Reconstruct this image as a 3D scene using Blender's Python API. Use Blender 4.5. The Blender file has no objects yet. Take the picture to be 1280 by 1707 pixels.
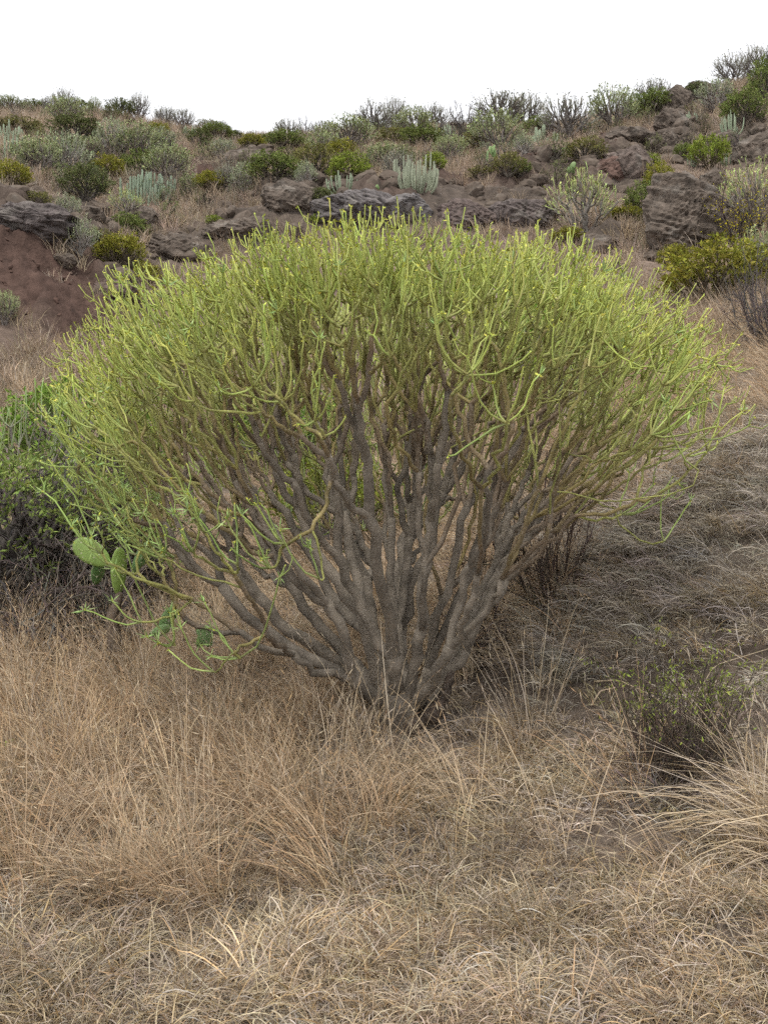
import bpy, bmesh, math, random
import numpy as np
from mathutils import Vector

rng = np.random.default_rng(11)
random.seed(11)
scene = bpy.context.scene
COL = scene.collection

# ------------------------------------------------------------------ camera
EYE = 1.55                       # eye height over the ground at the feet
F, CX, CY = 1830.0, 640.0, 853.5  # focal length and centre in photograph pixels
cam_d = bpy.data.cameras.new('camera')
cam = bpy.data.objects.new('camera', cam_d)
COL.objects.link(cam)
cam.location = (0, 0, EYE)
cam.rotation_euler = (math.radians(90), 0, 0)
cam_d.sensor_fit = 'VERTICAL'
cam_d.sensor_height = 36.0
cam_d.lens = 36.0 * F / 1707.0
cam_d.clip_start = 0.05
cam_d.clip_end = 2000
scene.camera = cam

# ------------------------------------------------------------------ sky, sun, exposure
SUN_EL, SUN_AZ = math.radians(66), math.radians(-160)   # azimuth from +Y towards +X
world = bpy.data.worlds.new('World')
scene.world = world
world.use_nodes = True
wn, wl = world.node_tree.nodes, world.node_tree.links
wn.clear()
sky = wn.new('ShaderNodeTexSky')
sky.sky_type = 'NISHITA'
sky.sun_disc = False
sky.sun_elevation = SUN_EL
sky.sun_rotation = SUN_AZ
sky.air_density = 1.0
sky.dust_density = 4.0
over = wn.new('ShaderNodeMix')
over.data_type = 'RGBA'
over.inputs['Factor'].default_value = 0.86             # an even white cloud sheet over the sky
over.inputs[7].default_value = (10.6, 10.6, 10.8, 1)
bg = wn.new('ShaderNodeBackground')
bg.inputs['Strength'].default_value = 0.06
wo = wn.new('ShaderNodeOutputWorld')
wl.new(sky.outputs[0], over.inputs[6])
wl.new(over.outputs[2], bg.inputs['Color'])
wl.new(bg.outputs[0], wo.inputs['Surface'])
sun_d = bpy.data.lights.new('sun', 'SUN')
sun_d.energy = 1.3
sun_d.angle = math.radians(20)
sun_d.color = (1.0, 0.965, 0.9)
sun = bpy.data.objects.new('sun', sun_d)
COL.objects.link(sun)
sdir = Vector((math.sin(SUN_AZ) * math.cos(SUN_EL), math.cos(SUN_AZ) * math.cos(SUN_EL), math.sin(SUN_EL)))
sun.rotation_euler = sdir.to_track_quat('Z', 'Y').to_euler()
sun.location = (0, 0, 30)
scene.view_settings.view_transform = 'Standard'
scene.view_settings.look = 'None'
scene.view_settings.gamma = 1.0
scene.view_settings.exposure = 1.18
scene.view_settings.use_curve_mapping = False
scene.render.engine = 'CYCLES'
scene.cycles.max_bounces = 4
scene.cycles.diffuse_bounces = 2
scene.cycles.use_denoising = False
scene.cycles.use_adaptive_sampling = True
scene.cycles.adaptive_threshold = 0.028
scene.cycles.adaptive_min_samples = 24
world.cycles.sampling_method = 'NONE'

# ------------------------------------------------------------------ noise and small maths
def _hash(ix, iy, iz):
    h = (ix * 374761393 + iy * 668265263 + iz * 2147483647) & 0xFFFFFFFF
    h = ((h ^ (h >> 13)) * 1274126177) & 0xFFFFFFFF
    h = ((h ^ (h >> 16)) * 2246822519) & 0xFFFFFFFF
    return (h ^ (h >> 15)) / 2147483648.0 - 1.0

def vnoise(x, y, z=None):
    x = np.asarray(x, float); y = np.asarray(y, float)
    z = np.zeros_like(x) + (0.37 if z is None else z)
    ix, iy, iz = np.floor(x).astype(np.int64), np.floor(y).astype(np.int64), np.floor(z).astype(np.int64)
    fx, fy, fz = x - ix, y - iy, z - iz
    fx, fy, fz = [f * f * f * (f * (f * 6 - 15) + 10) for f in (fx, fy, fz)]
    def L(a, b, t): return a + (b - a) * t
    r = 0
    c = {}
    for dx in (0, 1):
        for dy in (0, 1):
            for dz in (0, 1):
                c[dx, dy, dz] = _hash(ix + dx, iy + dy, iz + dz)
    return L(L(L(c[0,0,0], c[1,0,0], fx), L(c[0,1,0], c[1,1,0], fx), fy),
             L(L(c[0,0,1], c[1,0,1], fx), L(c[0,1,1], c[1,1,1], fx), fy), fz)

def fbm(x, y, z=None, o=4, g=0.5):
    s, a, t = 0, 1.0, 0
    for i in range(o):
        k = 2.03 ** i
        s = s + a * vnoise(x * k + 13.1 * i, y * k - 7.7 * i, None if z is None else z * k + 3.3 * i)
        t += a; a *= g
    return s / t

def ridged(x, y, z=None, o=4):
    s, a, t = 0, 1.0, 0
    for i in range(o):
        k = 2.1 ** i
        s = s + a * (1 - 2.2 * np.abs(vnoise(x * k + 5.1 * i, y * k + 9.7 * i, None if z is None else z * k + 1.3 * i)))
        t += a; a *= 0.5
    return s / t

def sstep(a, b, x):
    t = np.clip((x - a) / (b - a), 0, 1)
    return t * t * (3 - 2 * t)

def unit(v):
    v = np.asarray(v, float)
    return v / np.maximum(np.linalg.norm(v, axis=-1, keepdims=True), 1e-9)

# ------------------------------------------------------------------ terrain: how the hillside rises along nine lines of sight
END = [(44, 200), (60, 330), (120, 560), (400, 770)]
PROF = {
    -420: [(1.5, 2500), (2.4, 1715), (3.3, 1410), (4.2, 1210), (5, 1120), (6, 1040), (8, 890), (10, 740), (12.5, 600), (14, 470), (15, 345), (17, 300), (22, 250), (30, 200), (36, 182)],
    0:    [(1.5, 2500), (2.4, 1707), (3.3, 1400), (4.2, 1190), (5, 1100), (6, 1020), (8, 860), (10, 720), (12.5, 600), (13.6, 500), (14.3, 395), (14.6, 345), (17, 308), (22, 250), (30, 200), (36, 180)],
    110:  [(1.5, 2500), (2.4, 1707), (3.3, 1400), (4.2, 1200), (5, 1105), (6, 1020), (8, 860), (10, 730), (12.7, 605), (14, 500), (15.2, 420), (16, 385), (17.5, 345), (22, 280), (30, 215), (36, 186)],
    200:  [(1.5, 2500), (2.4, 1707), (3.3, 1400), (4.2, 1210), (5, 1115), (6, 1015), (8, 855), (10, 735), (13, 605), (14.2, 560), (15.5, 490), (17, 430), (18.5, 375), (22, 300), (30, 225), (36, 195)],
    420:  [(1.5, 2500), (2.4, 1707), (3.3, 1405), (4.2, 1235), (5, 1130), (6, 1030), (8, 880), (10, 760), (13, 620), (16, 490), (17.5, 415), (18.3, 345), (20, 318), (26, 268), (34, 240)],
    640:  [(1.5, 2500), (2.4, 1707), (3.3, 1410), (4.2, 1232), (5, 1110), (6, 1020), (8, 860), (10, 740), (14, 560), (17, 440), (18, 390), (18.7, 325), (22, 290), (28, 245), (34, 217)],
    900:  [(1.5, 2500), (2.4, 1707), (3.3, 1400), (3.9, 1245), (4.05, 1195), (4.75, 1065), (5.4, 955), (6.5, 830), (8.6, 710), (13, 570), (16, 450), (18.5, 385), (19.6, 325), (21, 290), (26, 245), (34, 213)],
    1100: [(1.5, 2500), (2.4, 1695), (3.15, 1425), (3.25, 1375), (3.9, 1215), (4.08, 1075), (4.65, 945), (5.3, 830), (6.2, 735), (7.9, 650), (12, 545), (15, 455), (17, 405), (19, 340), (22, 280), (26, 235), (33, 188)],
    1280: [(1.5, 2480), (2.4, 1665), (3.2, 1395), (3.6, 1225), (3.78, 1065), (4.25, 905), (4.7, 790), (5.25, 690), (6.5, 610), (8.6, 550), (12, 495), (14, 440), (17, 370), (20, 310), (26, 215), (34, 140), (40, 118)],
    1700: [(1.5, 2420), (2.4, 1560), (3.2, 1300), (4.0, 1010), (5, 810), (6, 700), (8, 570), (12, 430), (17, 290), (26, 130), (40, 40)],
}
NU, NL = 201, 520
UG = np.linspace(-0.62, 0.62, NU)
LG = np.linspace(math.log(1.5), math.log(600), NL)
cols = []
PU = sorted(PROF)
for p in PU:
    pr = [q for q in PROF[p]]
    last = pr[-1]
    pr = pr + [(max(46, last[0] * 1.15), last[1] + 12), (65, last[1] + 130), (130, 640), (600, 815)]
    cols.append(np.interp(LG, [math.log(a) for a, b in pr], [(CY - b) / F for a, b in pr]))
cols = np.array(cols)
VG = np.empty((NU, NL))
for j in range(NL):
    VG[:, j] = np.interp(UG, [(p - CX) / F for p in PU], cols[:, j])
def blur(A, axis, s):
    r = int(3 * s) + 1
    k = np.exp(-0.5 * (np.arange(-r, r + 1) / s) ** 2); k /= k.sum()
    pad = [(0, 0), (0, 0)]; pad[axis] = (r, r)
    B = np.pad(A, pad, mode='edge')
    return np.apply_along_axis(lambda v: np.convolve(v, k, 'valid'), axis, B)
VG = blur(blur(VG, 0, 6), 1, 2.2)

def base_h(x, y):
    x = np.asarray(x, float); y = np.asarray(y, float)
    d = np.maximum(y, 1.5)
    u = np.clip(x / d, -0.6199, 0.6199)
    fu = (u - UG[0]) / (UG[1] - UG[0]); fl = (np.log(np.clip(d, 1.5, 599)) - LG[0]) / (LG[1] - LG[0])
    i = np.clip(fu.astype(int), 0, NU - 2); j = np.clip(fl.astype(int), 0, NL - 2)
    a, b = fu - i, fl - j
    v = (VG[i, j] * (1 - a) + VG[i + 1, j] * a) * (1 - b) + (VG[i, j + 1] * (1 - a) + VG[i + 1, j + 1] * a) * b
    return EYE + v * d - 0.22 * np.maximum(1.5 - y, 0)

def proj(x, y, z):
    d = np.maximum(y, 1.0)
    return CX + F * x / d, CY - F * (z - EYE) / d

def blob(px, py, cx, cy, rx, ry, rot=0.0):
    c, s = math.cos(math.radians(rot)), math.sin(math.radians(rot))
    a = ((px - cx) * c + (py - cy) * s) / rx
    b = (-(px - cx) * s + (py - cy) * c) / ry
    return np.exp(-(a * a + b * b) ** 1.5)

ROCKY = [(35, 362, 75, 34, 8), (150, 360, 30, 22, 0), (230, 372, 40, 20, 0), (300, 420, 80, 40, -25), (400, 385, 75, 38, -15), (415, 268, 42, 18, -15),
         (490, 345, 62, 42, 0), (600, 352, 90, 44, 0), (720, 352, 80, 42, 0), (860, 345, 75, 45, 0), (1030, 285, 55, 50, -35), (900, 290, 60, 22, 0),
         (1125, 215, 36, 55, 15), (1150, 165, 40, 24, -20), (1262, 245, 42, 38, -35), (1210, 238, 28, 18, 0), (1005, 405, 35, 18, 0), (150, 400, 60, 30, 30), (205, 470, 40, 45, 50)]
RED = [(90, 480, 165, 85, 10), (40, 430, 100, 70, 0), (150, 540, 100, 50, 0), (735, 308, 55, 16, 0), (1010, 262, 60, 24, -30), (1215, 172, 50, 18, 0), (640, 345, 60, 20, 0), (870, 300, 60, 20, 0), (160, 250, 50, 12, 0), (330, 290, 50, 20, 0)]
BARE_OR_SHADED = [(1045, 1395, 135, 58, -6), (1225, 1565, 95, 48, 0), (850, 1150, 90, 38, 0), (1085, 1150, 168, 46, -10), (1230, 1110, 80, 60, -10), (700, 1405, 55, 28, 0), (990, 1640, 60, 18, 0), (800, 1235, 70, 26, 0)]  # bare soil, plus one patch right of the trunk painting in the shrub's shade

def masks(x, y, z):
    px, py = proj(x, y, z)
    far = sstep(9, 12, y)
    rock = np.zeros_like(px); red = np.zeros_like(px); bare = np.zeros_like(px)
    for q in ROCKY: rock = np.maximum(rock, blob(px, py, *q))
    for q in RED: red = np.maximum(red, blob(px, py, *q))
    for q in BARE_OR_SHADED: bare = np.maximum(bare, blob(px, py, *q))
    return rock * far, red * far, bare * sstep(7, 5.5, y) * (y > 1)

def ground_h(x, y):
    z = base_h(x, y)
    rock, red, bare = masks(x, y, z)
    far = sstep(6, 14, y)
    fade = sstep(90, 45, np.abs(y)) * 0.9 + 0.1
    n = 0.05 * fbm(x * 1.7, y * 1.7, o=4) + 0.016 * fbm(x * 9, y * 9, o=3)
    n = n * (1 - 0.5 * bare) + bare * 0.016 * ridged(x * 7, y * 7, o=4)
    n = n + far * 0.22 * fbm(x * 0.55 + 4, y * 0.55, o=4)
    n = n + rock * (0.34 * ridged(x * 0.9, y * 0.9, z * 0.9, o=5) + 0.10)
    n = n + red * (0.26 * ridged(x * 1.1, y * 1.1, z * 1.1, o=5) + 0.14 * ridged(x * 3.2, y * 3.2, z * 3.2, o=4))
    return z + n * fade

_LD = np.exp(np.linspace(math.log(2.0), math.log(60), 900))
def to_ground(px, py):
    """where the line of sight through a photograph pixel first meets the hillside, else the crest there"""
    u, v = (px - CX) / F, (CY - py) / F
    z = ground_h(u * _LD, _LD)
    gv = (z - EYE) / _LD
    hit = np.nonzero(gv >= v)[0]
    i = hit[0] if len(hit) else int(np.argmax(np.where(_LD < 45, gv, -9)))
    return np.array([u * _LD[i], _LD[i], z[i]])

# ------------------------------------------------------------------ materials
def material(name, rough=0.85, noise=18.0, dark=0.72, light=1.15, bump=0.0, bscale=60.0, tint=False, trans=0.0, spec=0.25, speck=None, base=None):
    m = bpy.data.materials.new(name)
    m.use_nodes = True
    N, L = m.node_tree.nodes, m.node_tree.links
    N.clear()
    out = N.new('ShaderNodeOutputMaterial')
    p = N.new('ShaderNodeBsdfPrincipled')
    p.inputs['Roughness'].default_value = rough
    p.inputs['Specular IOR Level'].default_value = spec
    if base is None:
        a = N.new('ShaderNodeAttribute'); a.attribute_name = 'Col'
        col = a.outputs['Color']
    else:
        a = N.new('ShaderNodeRGB'); a.outputs[0].default_value = (*base, 1)
        col = a.outputs[0]
    tc = N.new('ShaderNodeTexCoord')
    if noise:
      nz = N.new('ShaderNodeTexNoise'); nz.inputs['Scale'].default_value = noise; nz.inputs['Detail'].default_value = 3
      L.new(tc.outputs['Object'], nz.inputs['Vector'])
      mr = N.new('ShaderNodeMapRange')
      mr.inputs['From Min'].default_value = 0.28; mr.inputs['From Max'].default_value = 0.72
      mr.inputs['To Min'].default_value = dark; mr.inputs['To Max'].default_value = light
      L.new(nz.outputs['Fac'], mr.inputs['Value'])
      mx = N.new('ShaderNodeVectorMath'); mx.operation = 'SCALE'
      L.new(col, mx.inputs[0]); L.new(mr.outputs[0], mx.inputs['Scale'])
      col = mx.outputs[0]
    if tint:
        t = N.new('ShaderNodeAttribute'); t.attribute_type = 'INSTANCER'; t.attribute_name = 'tint'
        mm = N.new('ShaderNodeVectorMath'); mm.operation = 'MULTIPLY'
        L.new(col, mm.inputs[0]); L.new(t.outputs['Vector'], mm.inputs[1])
        col = mm.outputs[0]
    if speck:
        vo = N.new('ShaderNodeTexVoronoi'); vo.inputs['Scale'].default_value = speck[0]
        L.new(tc.outputs['Object'], vo.inputs['Vector'])
        cr = N.new('ShaderNodeMapRange')
        cr.inputs['From Min'].default_value = speck[1]; cr.inputs['From Max'].default_value = speck[1] * 1.6
        cr.inputs['To Min'].default_value = 1.0; cr.inputs['To Max'].default_value = 0.0
        L.new(vo.outputs['Distance'], cr.inputs['Value'])
        ms = N.new('ShaderNodeMix'); ms.data_type = 'RGBA'
        sc_ = N.new('ShaderNodeMath'); sc_.operation = 'MULTIPLY'; sc_.inputs[1].default_value = speck[3]
        L.new(cr.outputs[0], sc_.inputs[0])
        L.new(sc_.outputs[0], ms.inputs['Factor']); L.new(col, ms.inputs[6]); ms.inputs[7].default_value = (*speck[2], 1)
        col = ms.outputs[2]
    L.new(col, p.inputs['Base Color'])
    if bump:
        bn = N.new('ShaderNodeTexNoise'); bn.inputs['Scale'].default_value = bscale; bn.inputs['Detail'].default_value = 5; bn.inputs['Roughness'].default_value = 0.62
        L.new(tc.outputs['Object'], bn.inputs['Vector'])
        b = N.new('ShaderNodeBump'); b.inputs['Strength'].default_value = bump; b.inputs['Distance'].default_value = 0.6 / bscale
        L.new(bn.outputs['Fac'], b.inputs['Height']); L.new(b.outputs[0], p.inputs['Normal'])
    if trans:
        tr = N.new('ShaderNodeBsdfTranslucent'); L.new(col, tr.inputs['Color'])
        mix = N.new('ShaderNodeMixShader'); mix.inputs[0].default_value = trans
        L.new(p.outputs[0], mix.inputs[1]); L.new(tr.outputs[0], mix.inputs[2]); L.new(mix.outputs[0], out.inputs['Surface'])
    else:
        L.new(p.outputs[0], out.inputs['Surface'])
    return m

def matte(name, tint=False, trans=0.0, rough=0.0):
    """dry matte plant matter coloured blade by blade"""
    m = bpy.data.materials.new(name)
    m.use_nodes = True
    N, L = m.node_tree.nodes, m.node_tree.links
    N.clear()
    out = N.new('ShaderNodeOutputMaterial')
    a = N.new('ShaderNodeAttribute'); a.attribute_name = 'Col'
    col = a.outputs['Color']
    if tint:
        t = N.new('ShaderNodeAttribute'); t.attribute_type = 'INSTANCER'; t.attribute_name = 'tint'
        mm = N.new('ShaderNodeVectorMath'); mm.operation = 'MULTIPLY'
        L.new(col, mm.inputs[0]); L.new(t.outputs['Vector'], mm.inputs[1])
        col = mm.outputs[0]
    d = N.new('ShaderNodeBsdfDiffuse'); L.new(col, d.inputs['Color'])
    if trans:
        tr = N.new('ShaderNodeBsdfTranslucent'); L.new(col, tr.inputs['Color'])
        mix = N.new('ShaderNodeMixShader'); mix.inputs[0].default_value = trans
        L.new(d.outputs[0], mix.inputs[1]); L.new(tr.outputs[0], mix.inputs[2]); L.new(mix.outputs[0], out.inputs['Surface'])
    else:
        L.new(d.outputs[0], out.inputs['Surface'])
    return m

M = {
    'ground': material('dry_soil', 0.95, 6.0, 0.6, 1.3, bump=1.0, bscale=14, spec=0.1),
    'rock': material('basalt', 0.9, 9.0, 0.5, 1.5, bump=1.0, bscale=11, spec=0.2),
    'bark': material('spurge_bark', 0.85, 15.0, 0.62, 1.38, bump=0.65, bscale=85, spec=0.2, speck=(130, 0.2, (0.40, 0.37, 0.325), 0.32)),
    'shoot': material('green_stem', 0.5, 0, spec=0.3),
    'leaf': matte('leaf', trans=0.22),
    'twig': matte('dry_twig'),
    'grass': matte('dry_grass', tint=True, trans=0.2),
    'cactus': material('cactus_skin', 0.55, 14.0, 0.82, 1.15, spec=0.3),
    'pad': material('cactus_pad', 0.5, 9.0, 0.85, 1.12, spec=0.35, speck=(38, 0.10, (0.42, 0.40, 0.28), 0.8)),
}

# ------------------------------------------------------------------ mesh helpers
def mesh(name, parts, mat, smooth=True):
    """parts: list of (V, Q, T, C); one mesh datablock with a colour attribute"""
    V, Q, T, C, o = [], [], [], [], 0
    for v, q, t, c in parts:
        v = np.asarray(v, float).reshape(-1, 3)
        if not len(v): continue
        V.append(v)
        if q is not None and len(q): Q.append(np.asarray(q).reshape(-1, 4) + o)
        if t is not None and len(t): T.append(np.asarray(t).reshape(-1, 3) + o)
        C.append(np.broadcast_to(np.asarray(c, float).reshape(-1, 3), (len(v), 3)) if np.size(c) == 3 else np.asarray(c, float).reshape(-1, 3))
        o += len(v)
    V = np.concatenate(V); C = np.concatenate(C)
    Q = np.concatenate(Q) if Q else np.zeros((0, 4), int)
    T = np.concatenate(T) if T else np.zeros((0, 3), int)
    me = bpy.data.meshes.new(name)
    me.vertices.add(len(V)); me.vertices.foreach_set('co', V.astype(np.float32).ravel())
    nl = len(Q) * 4 + len(T) * 3
    me.loops.add(nl); me.loops.foreach_set('vertex_index', np.concatenate([Q.ravel(), T.ravel()]).astype(np.int32))
    me.polygons.add(len(Q) + len(T))
    st = np.concatenate([np.arange(len(Q)) * 4, len(Q) * 4 + np.arange(len(T)) * 3]).astype(np.int32)
    me.polygons.foreach_set('loop_start', st)
    me.polygons.foreach_set('use_smooth', np.full(len(Q) + len(T), smooth))
    me.update(calc_edges=True)
    at = me.attributes.new('Col', 'FLOAT_COLOR', 'POINT')
    at.data.foreach_set('color', np.concatenate([np.clip(C, 0, 1), np.ones((len(C), 1))], 1).astype(np.float32).ravel())
    me.materials.append(mat)
    return me

def obj(name, me, parent=None):
    o = bpy.data.objects.new(name, me)
    COL.objects.link(o)
    if parent is not None: o.parent = parent
    return o

def tag(o, label=None, cat=None, group=None, kind=None):
    if label: o['label'] = label
    if cat: o['category'] = cat
    if group: o['group'] = group
    if kind: o['kind'] = kind
    return o

def thing(name, label, cat, loc=(0, 0, 0), rz=0.0, scale=(1, 1, 1), group=None):
    o = bpy.data.objects.new(name, None)
    o.empty_display_size = 0.1
    COL.objects.link(o)
    o.location = loc; o.rotation_euler = (0, 0, rz); o.scale = scale
    return tag(o, label, cat, group)

def tubes(P, R, C, sides=6):
    """P (n,k,3) R (n,k) C (n,k,3) -> tapered closed tubes"""
    P = np.asarray(P, float); R = np.asarray(R, float); C = np.asarray(C, float)
    n, k, _ = P.shape
    end = P[:, -1:] + unit(P[:, -1:] - P[:, -2:-1]) * R[:, -1:, None] * 0.7
    P = np.concatenate([P, end], 1); R = np.concatenate([R, R[:, -1:] * 0.08], 1); C = np.concatenate([C, C[:, -1:]], 1); k += 1
    T = np.empty_like(P); T[:, 1:-1] = P[:, 2:] - P[:, :-2]; T[:, 0] = P[:, 1] - P[:, 0]; T[:, -1] = P[:, -1] - P[:, -2]
    T = unit(T)
    A = np.where(np.abs(T[:, 0, 2:3]) < 0.8, np.array([0, 0, 1.0]), np.array([1.0, 0, 0]))
    N = unit(np.cross(T[:, 0], A))
    ang = np.arange(sides) * 2 * math.pi / sides
    V = np.empty((n, k, sides, 3))
    for i in range(k):
        N = unit(N - T[:, i] * (N * T[:, i]).sum(-1, keepdims=True))
        B = np.cross(T[:, i], N)
        V[:, i] = P[:, i, None] + R[:, i, None, None] * (np.cos(ang)[None, :, None] * N[:, None] + np.sin(ang)[None, :, None] * B[:, None])
    a = np.arange(k - 1)[:, None] * sides; b = np.arange(sides)[None]
    q = np.stack([a + b, a + (b + 1) % sides, a + sides + (b + 1) % sides, a + sides + b], -1).reshape(-1, 4)
    Q = (q[None] + (np.arange(n) * k * sides)[:, None, None]).reshape(-1, 4)
    Cc = np.repeat(C[:, :, None], sides, 2)
    return V.reshape(-1, 3), Q, None, Cc.reshape(-1, 3)

def ribbons(P, W, S, C):
    P = np.asarray(P, float); n, k, _ = P.shape
    V = np.stack([P - S[:, None] * W[..., None] * 0.5, P + S[:, None] * W[..., None] * 0.5], 2)
    a = np.arange(k - 1) * 2
    q = np.stack([a, a + 1, a + 3, a + 2], -1)
    Q = (q[None] + (np.arange(n) * k * 2)[:, None, None]).reshape(-1, 4)
    C = np.broadcast_to(C[:, None, None] if C.ndim == 2 else C[:, :, None], V.shape)
    return V.reshape(-1, 3), Q, None, C.reshape(-1, 3)

def leaves(p, d, ln, wd, C, r=rng):
    """folded lance-shaped leaves: p base, d direction, lengths and widths"""
    n = len(p); d = unit(d)
    s = unit(np.cross(d, r.normal(size=(n, 3)) * 0.6 + np.array([0, 0, 1.0])))
    up = np.cross(s, d)
    ln = np.asarray(ln)[:, None]; wd = np.asarray(wd)[:, None]
    V = np.stack([p, p + d * ln * 0.5 + s * wd * 0.5 + up * wd * 0.18, p + d * ln + up * ln * 0.05, p + d * ln * 0.5 - s * wd * 0.5 + up * wd * 0.18], 1)
    i = np.arange(n)[:, None] * 4
    T = np.concatenate([i + np.array([[0, 1, 2]]), i + np.array([[0, 2, 3]])])
    return V.reshape(-1, 3), None, T, np.repeat(C[:, None], 4, 1).reshape(-1, 3)

def hermite(p0, m0, p1, m1, k):
    t = np.linspace(0, 1, k)[:, None]
    return (2*t**3 - 3*t**2 + 1) * p0 + (t**3 - 2*t**2 + t) * m0 + (-2*t**3 + 3*t**2) * p1 + (t**3 - t**2) * m1

def jitter_col(c, n, amt, r=rng):
    c = np.asarray(c, float)
    return np.clip(c[None] * (1 + r.normal(size=(n, 1)) * amt) * (1 + r.normal(size=(n, 3)) * amt * 0.3), 0.004, 0.95)

def kmeans(X, k, r):
    c = X[r.choice(len(X), k, replace=False)]
    for _ in range(7):
        lab = ((X[:, None] - c[None]) ** 2).sum(-1).argmin(1)
        c = np.array([X[lab == i].mean(0) if (lab == i).any() else X[r.integers(len(X))] for i in range(k)])
    return lab

# ------------------------------------------------------------------ candelabra spurges
GREY = np.array([0.158, 0.134, 0.106]); BROWN = np.array([0.148, 0.108, 0.072]); AMBER = np.array([0.225, 0.18, 0.075])
GREEN = np.array([0.325, 0.372, 0.105])
def bark_col(r):
    r = np.asarray(r)[..., None]
    a = sstep(0.0080, 0.0110, r); b = sstep(0.0064, 0.0085, r); c = sstep(0.0048, 0.0064, r)
    return GREY * a + (1 - a) * (BROWN * b + (1 - b) * (AMBER * c + np.array([0.25, 0.255, 0.08]) * (1 - c)))

def spurge(base, tips, updir, r, first=9, whorl=5, shoot_len=0.22, rtip=0.0052, power=0.42, wob=0.02, kw=8, ks=7, rootspread=0.08, rbase=None, mixing=0.0, sched=(0.3,), stout=False):
    """forking shrub whose shoots end at the given tips; returns wood (path, radius, limb) and shoots (path, radius, limb)"""
    wood, shoots = [], []
    base = np.asarray(base, float)
    tgt_off = updir * shoot_len
    rbase = rbase or rtip * 1.25
    mixed = tips + r.normal(size=tips.shape) * mixing
    def rad(n): return rbase * n ** power
    def shoot(p, d0, i, limb):
        L = np.linalg.norm(tips[i] - p)
        s = unit(tips[i] - p)
        lat = s - d0 * (s @ d0)
        flat = s + 2.0 * lat + 0.35 * unit(np.array([s[0], s[1], 0.0])) - np.array([0, 0, 0.12])
        P = hermite(p, unit(flat) * L * r.uniform(0.9, 1.4), tips[i], unit(updir[i] + 0.15 * s + 0.75 * lat + 0.22 * r.normal(size=3)) * L * r.uniform(0.7, 1.2), ks)
        P[1:-1] += r.normal(size=(ks - 2, 3)) * 0.0016 * (L / 0.2)
        t = np.linspace(0, 1, ks)
        shoots.append((P, rtip * (1.12 - 0.26 * t + 0.25 * np.exp(-(t / 0.07) ** 2)) * r.uniform(0.85, 1.15), limb, i))
    def seg(p, d0, q, d1, n0, n1, limb, lev):
        L = np.linalg.norm(q - p)
        s = unit(q - p)
        lat = s - d0 * (s @ d0)
        P = hermite(p, (unit(0.9 * d0 + 0.4 * s) if lev == 0 else unit(s + (1.3 if n1 < 60 else 1.1) * lat)) * L * 1.15, q, unit(d1 + 0.5 * s) * L * 0.8, kw)
        P[1:-1] += r.normal(size=(kw - 2, 3)) * wob * L * (0.5 if n1 < 60 else 0.38)
        t = np.linspace(0, 1, kw)
        ne = max(n1, (60, 24)[lev]) if lev < 2 and stout else n1
        ra, rb = rad(ne) * 1.10, rad(ne) * 0.93
        R = (ra + (rb - ra) * t) * (1 + 0.16 * np.exp(-(t / 0.08) ** 2) + 0.13 * np.exp(-((1 - t) / 0.07) ** 2)) * (1 + 0.025 * r.normal(size=kw))
        wood.append((P, R, limb, n1))
    def grow(p, d0, idx, limb, lev):
        n = len(idx)
        if n <= whorl:
            for i in idx: shoot(p, d0, i, limb)
            return
        k = 2 if (r.random() < 0.62 or n < 9) else 3
        lab = kmeans((tips if n > 40 else mixed)[idx] * np.array([1, 1, 0.8]), k, r)
        for c in range(k):
            sub = idx[lab == c]
            if len(sub): branch(p, d0, sub, limb, lev + 1, n)
    def branch(p, d0, sub, limb, lev, n):
        if len(sub) == 1 and np.linalg.norm(tips[sub[0]] - p) < shoot_len * 1.6:
            shoot(p, d0, sub[0], limb); return
        tgt = (tips[sub] - tgt_off[sub]).mean(0)
        rem = max(0, math.ceil(math.log(max(len(sub) / (whorl * 0.75), 1)) / math.log(2.2)))
        f = 1.0 if len(sub) <= whorl else min(0.92, (sched[lev] if lev < len(sched) else 1.35 / (rem + 1)) * r.uniform(0.75, 1.3))
        q = p + (tgt - p) * f
        L = np.linalg.norm(q - p)
        el = (tgt - base)[2] / max(np.linalg.norm(tgt - base), 1e-3)
        q = q + r.normal(size=3) * (0.15 if lev < 4 else 0.10) * L - np.array([0, 0, 0.10 + (0.26 * sstep(0.85, 0.55, el) if lev < 2 else 0)]) * L * (1 - f)
        d1 = unit(tgt - q + 1e-4) if f < 1 else unit(updir[sub].mean(0))
        d1 = unit(d1 + 0.25 * np.array([0, 0, 1.0]))
        seg(p, d0, q, d1, n, len(sub), limb, lev)
        grow(q, d1, sub, limb, lev)
    idx = np.arange(len(tips))
    lab = kmeans(tips, first, r)
    for c in range(first):
        sub = idx[lab == c]
        if not len(sub): continue
        out = tips[sub].mean(0) - base
        h = unit(np.array([out[0], out[1], 0.0]))
        p = base + h * rootspread * r.uniform(0.4, 1.0) + np.array([0, 0, rootspread * r.uniform(-0.2, 1.2)])
        branch(p, unit(out * np.array([1, 1, 0.35])), sub, c, 0, len(tips))
    return wood, shoots

def shoot_cols(P, r, green, n):
    """green stem, amber where it leaves the fork"""
    k = P.shape[1]
    t = np.linspace(0, 1, k)[None, :, None]
    g = jitter_col(green, n, 0.14, r)[:, None]
    a = np.exp(-(t / r.uniform(0.04, 0.22, size=(n, 1, 1))) ** 2) * 0.75
    y = np.array([1.05, 1.03, 0.85])
    return g * (1 - a) * (1 + (y - 1) * t) + AMBER * a

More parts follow.
